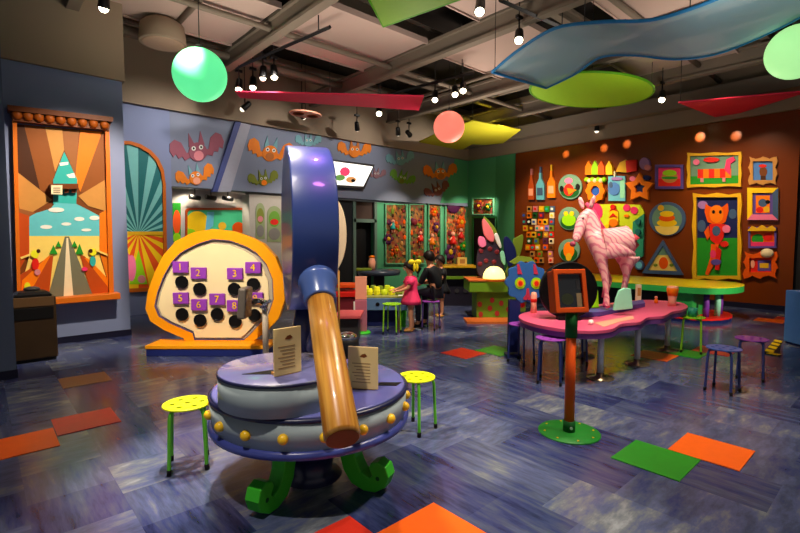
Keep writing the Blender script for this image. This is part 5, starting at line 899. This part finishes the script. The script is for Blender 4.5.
def child(p, rz, label, sc, girl=True):
    t = thing('person', label, 'person', (p.x, p.y, 0), rz); t.scale = (sc, sc, sc)
    J = [(0, 0, .60, .095), (0, 0, .74, .085), (-.01, 0, .88, .085), (-.015, 0, .965, .04), (-.03, 0, 1.03, .07), (-.03, 0, 1.11, .095), (-.02, 0, 1.175, .06)]; Eg = [(0, 1), (1, 2), (2, 3), (3, 4), (4, 5), (5, 6)]
    for s_ in (-1, 1):
        b = len(J); J += [(0, s_ * .065, .54, .068), (-.005 + .02 * s_, s_ * .065, .31, .045), (.015 + .03 * s_, s_ * .065, .075, .03), (-.03 + .03 * s_, s_ * .068, .028, .026), (-.09 + .03 * s_, s_ * .07, .02, .022)]; Eg += [(0, b), (b, b + 1), (b + 1, b + 2), (b + 2, b + 3), (b + 3, b + 4)]
        b = len(J); J += [(-.01, s_ * .115, .9, .042), (-.09, s_ * .15, .76, .032), (-.23, s_ * .12, .71, .023)]; Eg += [(2, b), (b, b + 1), (b + 1, b + 2)]; hand(J, Eg, b + 2, (-1, 0, -.05), (0, 0, 1), (0, -s_, 0))
    skin('body', J, Eg, 'skin', t, 2); hc = (-.03, 0, 1.10); face(t, hc, .098, 'hair_dark'); hair(t, hc, .1, 'hair_dark', .5)
    if girl: MB().tube([(.07, 0, 1.1), (.13, 0, 1.06), (.12, 0, .93)], [.05, .06, .02], 12).build('ponytail', 'hair_dark', t)
    if girl: bw = MB(); bw.ball((.05, -.05, 1.17), .03); [bw.ball((.05 + s_ * .055, -.075, 1.19), (.06, .03, .045), 0, 12, 8) for s_ in (-1, 1)]; [bw.ball((.06 + s_ * .025, -.09, 1.10), (.025, .02, .07), 0, 10, 8) for s_ in (-1, 1)]; bw.build('hair_bow', 'bow_yellow', t)
    dr = MB(); dr.lathe([(.055, .955), (.105, .925), (.115, .84), (.105, .74), (.12, .66), (.165, .54), (.18, .47), (.172, .47), (.1, .62)], 28); [dr.tube([(-.005, s_ * .09, .925), (-.03, s_ * .125, .87), (-.055, s_ * .145, .81)], [.05, .058, .06], 14) for s_ in (-1, 1)]; dr.build('dress' if girl else 'shirt', 'dress_pink' if girl else 'shirt_black', t)
    for s_ in (-1, 1): MB().ball((-.03 + .03 * s_, s_ * .068, .026), (.085, .04, .026)).build('sandal', 'tan', t)
p = G(411, 331); child(p, YAW + R(12), 'small child in a pink dress with a yellow hair bow, standing at the play table', 1.0)
p = floor_at(441, 9.5); child(p, YAW + R(30), 'child with dark hair and a black top standing behind the seated person', 1.04, False)
def seated(loc, rz, label, shirt, sh=.5, lean=.1):
    t = thing('person', label, 'person', loc, rz); J = [(0, 0, sh + .09, .13), (-.03, 0, sh + .28, .125), (-lean, 0, sh + .5, .12), (-lean - .02, 0, sh + .6, .055), (-lean - .05, 0, sh + .68, .075), (-lean - .06, 0, sh + .77, .105), (-lean - .05, 0, sh + .85, .07)]; Eg = [(0, 1), (1, 2), (2, 3), (3, 4), (4, 5), (5, 6)]; Lg = []; Le = []; St = [(0, 0, sh + .12, .14), (-.03, 0, sh + .28, .14), (-lean + .01, 0, sh + .47, .155), (-lean, 0, sh + .54, .12), (-lean - .015, 0, sh + .585, .075)]; Se = [(0, 1), (1, 2), (2, 3), (3, 4)]
    Lg = [(0, 0, sh + .09, .14)]
    for s_ in (-1, 1):
        leg = [(-.06, s_ * .1, sh + .08, .09), (-.36, s_ * .13, sh + .06, .068), (-.34, s_ * .13, .1, .045), (-.40, s_ * .135, .04, .04), (-.52, s_ * .14, .03, .034)]; b = len(J); J += leg; Eg += [(0, b)] + [(b + i, b + i + 1) for i in range(4)]
        b = len(Lg); Lg += [(x, y, z, r * 1.14) for x, y, z, r in leg[:3]]; Le += [(0, b), (b, b + 1), (b + 1, b + 2)]
        arm = [(-lean, s_ * .18, sh + .5, .058), (-lean - .12, s_ * .23, sh + .24, .043), (-lean - .34, s_ * .16, sh + .22, .031)]; b = len(J); J += arm; Eg += [(2, b), (b, b + 1), (b + 1, b + 2)]; hand(J, Eg, b + 2, (-1, 0, -.05), (0, 0, 1), (0, -s_, 0)); mid = tuple((q + w) / 2 for q, w in zip(arm[0], arm[1])); b = len(St); St += [(*arm[0][:3], .072), (*mid[:3], .066), (*arm[1][:3], .056)]; Se += [(2, b), (b, b + 1), (b + 1, b + 2)]
        MB().ball((-.43, s_ * .137, .045), (.13, .05, .045)).build('shoe', 'black', t)
    skin('body', J, Eg, 'skin', t, 2); skin('shirt', St, Se, shirt, t, 2); skin('trousers', Lg, Le, 'trouser_dark', t, 2); c = (-lean - .06, 0, sh + .76); face(t, c, .11, 'hair_dark'); hair(t, c, .112, 'hair_dark', .35); return t
q = G(431, 329) ; sp = seated((q.x, q.y, 0), YAW - R(35), 'person with short dark hair in a black shirt, seated on the purple stool', 'shirt_black', .64, .12); sp.scale = (.9, .9, .9); sp.location += RGT * .10 + FWD * .05
# ================================================================== LIGHTING
W = bpy.data.worlds.new('world'); SC.world = W; W.use_nodes = True
W.node_tree.nodes['Background'].inputs[0].default_value = (.9, .88, .9, 1); W.node_tree.nodes['Background'].inputs[1].default_value = .26
def spot(loc, aim, power, size=60, blend=.6, col=(1, .86, .68), rad=.06):
    l = bpy.data.lights.new('lamp', 'SPOT'); l.energy = power; l.spot_size = R(size); l.spot_blend = blend; l.color = col; l.shadow_soft_size = rad
    o = bpy.data.objects.new('lamp', l); COL.objects.link(o); o.location = loc
    o.rotation_euler = (Vector(aim) - Vector(loc)).to_track_quat('-Z', 'Y').to_euler(); return o
q = sau + FWD * 1.1 - RGT * .9; spot((q.x, q.y, 4.8), (sau.x, sau.y, .5), 850, 46); spot((3.2, 1.0, 4.8), (sau.x, sau.y, .4), 260, 60)
spot((2.0, 5.6, 4.7), W_LEFT.hit(72, 255), 1150, 54, col=(1, .85, .65))
for px in (550, 590, 630, 690, 745): h = W_RIGHT.hit(px, 215); spot((XR - 2.6, h.y, 4.75), h, 800 if px == 590 else 430, 60, .9, (1, .78, .5))
for px in (150, 205, 270, 350, 420): h = W_BACK.hit(px, 170); spot((h.x + .5, YB - 2.6, 4.8), h, 190, 75, .8, (1, .93, .85))
p = GD(215, 285, 6.4); spot(p - FWD * 2.2 + Vector((0, 0, 2.6)), p, 700, 40)
p = GD(620, 260, 6.9); spot(p - FWD * 2.0 - RGT * .8 + Vector((0, 0, 3.0)), p, 380, 55)
p = G(600, 330, .6); spot(p + Vector((0, 0, 4)) - FWD, p, 300, 60)
p = G(560, 440); spot(p + Vector((.3, -.6, 4.6)), p, 300, 70)
p = G(680, 460); spot(p + Vector((.5, .6, 4.6)), p, 300, 80)
p = G(120, 430); spot(p + Vector((.5, .6, 4.6)), p, 190, 80)
p = G(410, 320); spot(p + Vector((-.5, -1.6, 4.4)), p, 620, 56)
p = GD(362, 300, 7.6); spot(p - FWD * 2 + RGT * .5 + Vector((0, 0, 3.0)), p, 260, 40)  # unseen lamp added to brighten the pink sign stand
p = GD(526, 282, 6.2); spot(p - FWD * 2.4 - RGT * .6 + Vector((0, 0, 2.6)), p, 240, 34)  # added spot without a fixture, lifts the creature board
p = G(480, 360); spot(p + Vector((-.5, -1.2, 4.6)), p, 300, 70)
p = G(690, 285, .75); spot(p + Vector((-1.5, -.5, 3.6)), p, 300, 60)
p = GD(490, 270, 10); spot(p + Vector((-1.5, -1, 2.6)), p, 300, 60)
h = W_RIGHT.hit(500, 190); spot(h + Vector((-2, -.6, 1.5)), h, 160, 60)
for X, Y in ((2.2, 3.2), (5.5, .5), (5.5, 5.5), (9.0, 2.5), (8.5, 7.0), (3.0, 7.0), (10.8, 7.6)):  # unseen fill lamps, added in place of light bounced up from the floor
    l = bpy.data.lights.new('bounce_fill', 'SPOT'); l.energy = 150; l.spot_size = R(165); l.spot_blend = .9; l.color = (1, .88, .76); l.shadow_soft_size = .4
    o = bpy.data.objects.new('bounce_fill', l); COL.objects.link(o); o.location = (X, Y, 3.3); o.rotation_euler = (R(180), 0, 0)
hp = GD(309, 229, 3.17); spot(hp - FWD * 1.5 - RGT * .5 + Vector((0, 0, 2.9)), hp, 200, 22, .6, (1, .9, .8), .45); spot(hp - FWD * 1.3 + RGT * 1.0 + Vector((0, 0, 2.8)), hp + Vector((0, 0, .4)), 420, 18, .6, (.85, .25, 1), .45)
spot(hp + FWD * .6 + RGT * .3 + Vector((0, 0, 3.0)), hp + Vector((0, 0, .5)), 160, 22, .6, (.5, .2, 1))
p = G(189, 465); spot(p + Vector((.15, .1, 4.8)), p, 1000, 20)
p = G(711, 320); spot(p - FWD * 3.2 + RGT * .9 + Vector((0, 0, 1.9)), p + Vector((0, 0, .3)), 420, 26)  # low spot without a fixture, added to brighten the counter base
q = FWD * 1.0 - RGT * 1.2; spot((q.x, q.y, 4.6), (sau.x, sau.y, .7), 420, 38, .7, (1, .9, .76))  # front fill added above the camera for the saucer table
for px, py in ((566, 154), (604, 148), (627, 144), (700, 137), (736, 136)): h = W_RIGHT.hit(px, py); spot(h + Vector((-.9, 0, .35)), h, 200 if px != 700 else 420, 15, 1, (1, .85, .6), .01)  # narrow spots added near the wall to imitate reflected track lights
SC.view_settings.view_transform = 'Standard'; SC.view_settings.look = 'None'; SC.view_settings.exposure = 0; SC.view_settings.gamma = 1
p = GD(215, 205, 10.5)
for px in (190, 230): q = Plane((0, YB + .36, 0), 0).hit(px, 198); spot((q.x, YB + .3, 2.62), (q.x, YB + .6, 1.9), 34, 130)
h = W_BACK.hit(290, 230); spot((h.x, YB - 1.5, 2.6), h, 60, 100)
for px in (395, 432, 460): h = W_BACK.hit(px, 235); spot((h.x, YB - 1.6, 3.2), h, 130, 80)  # unseen spots added to brighten the green wall and its doll panels
SC.cycles.use_denoising = True
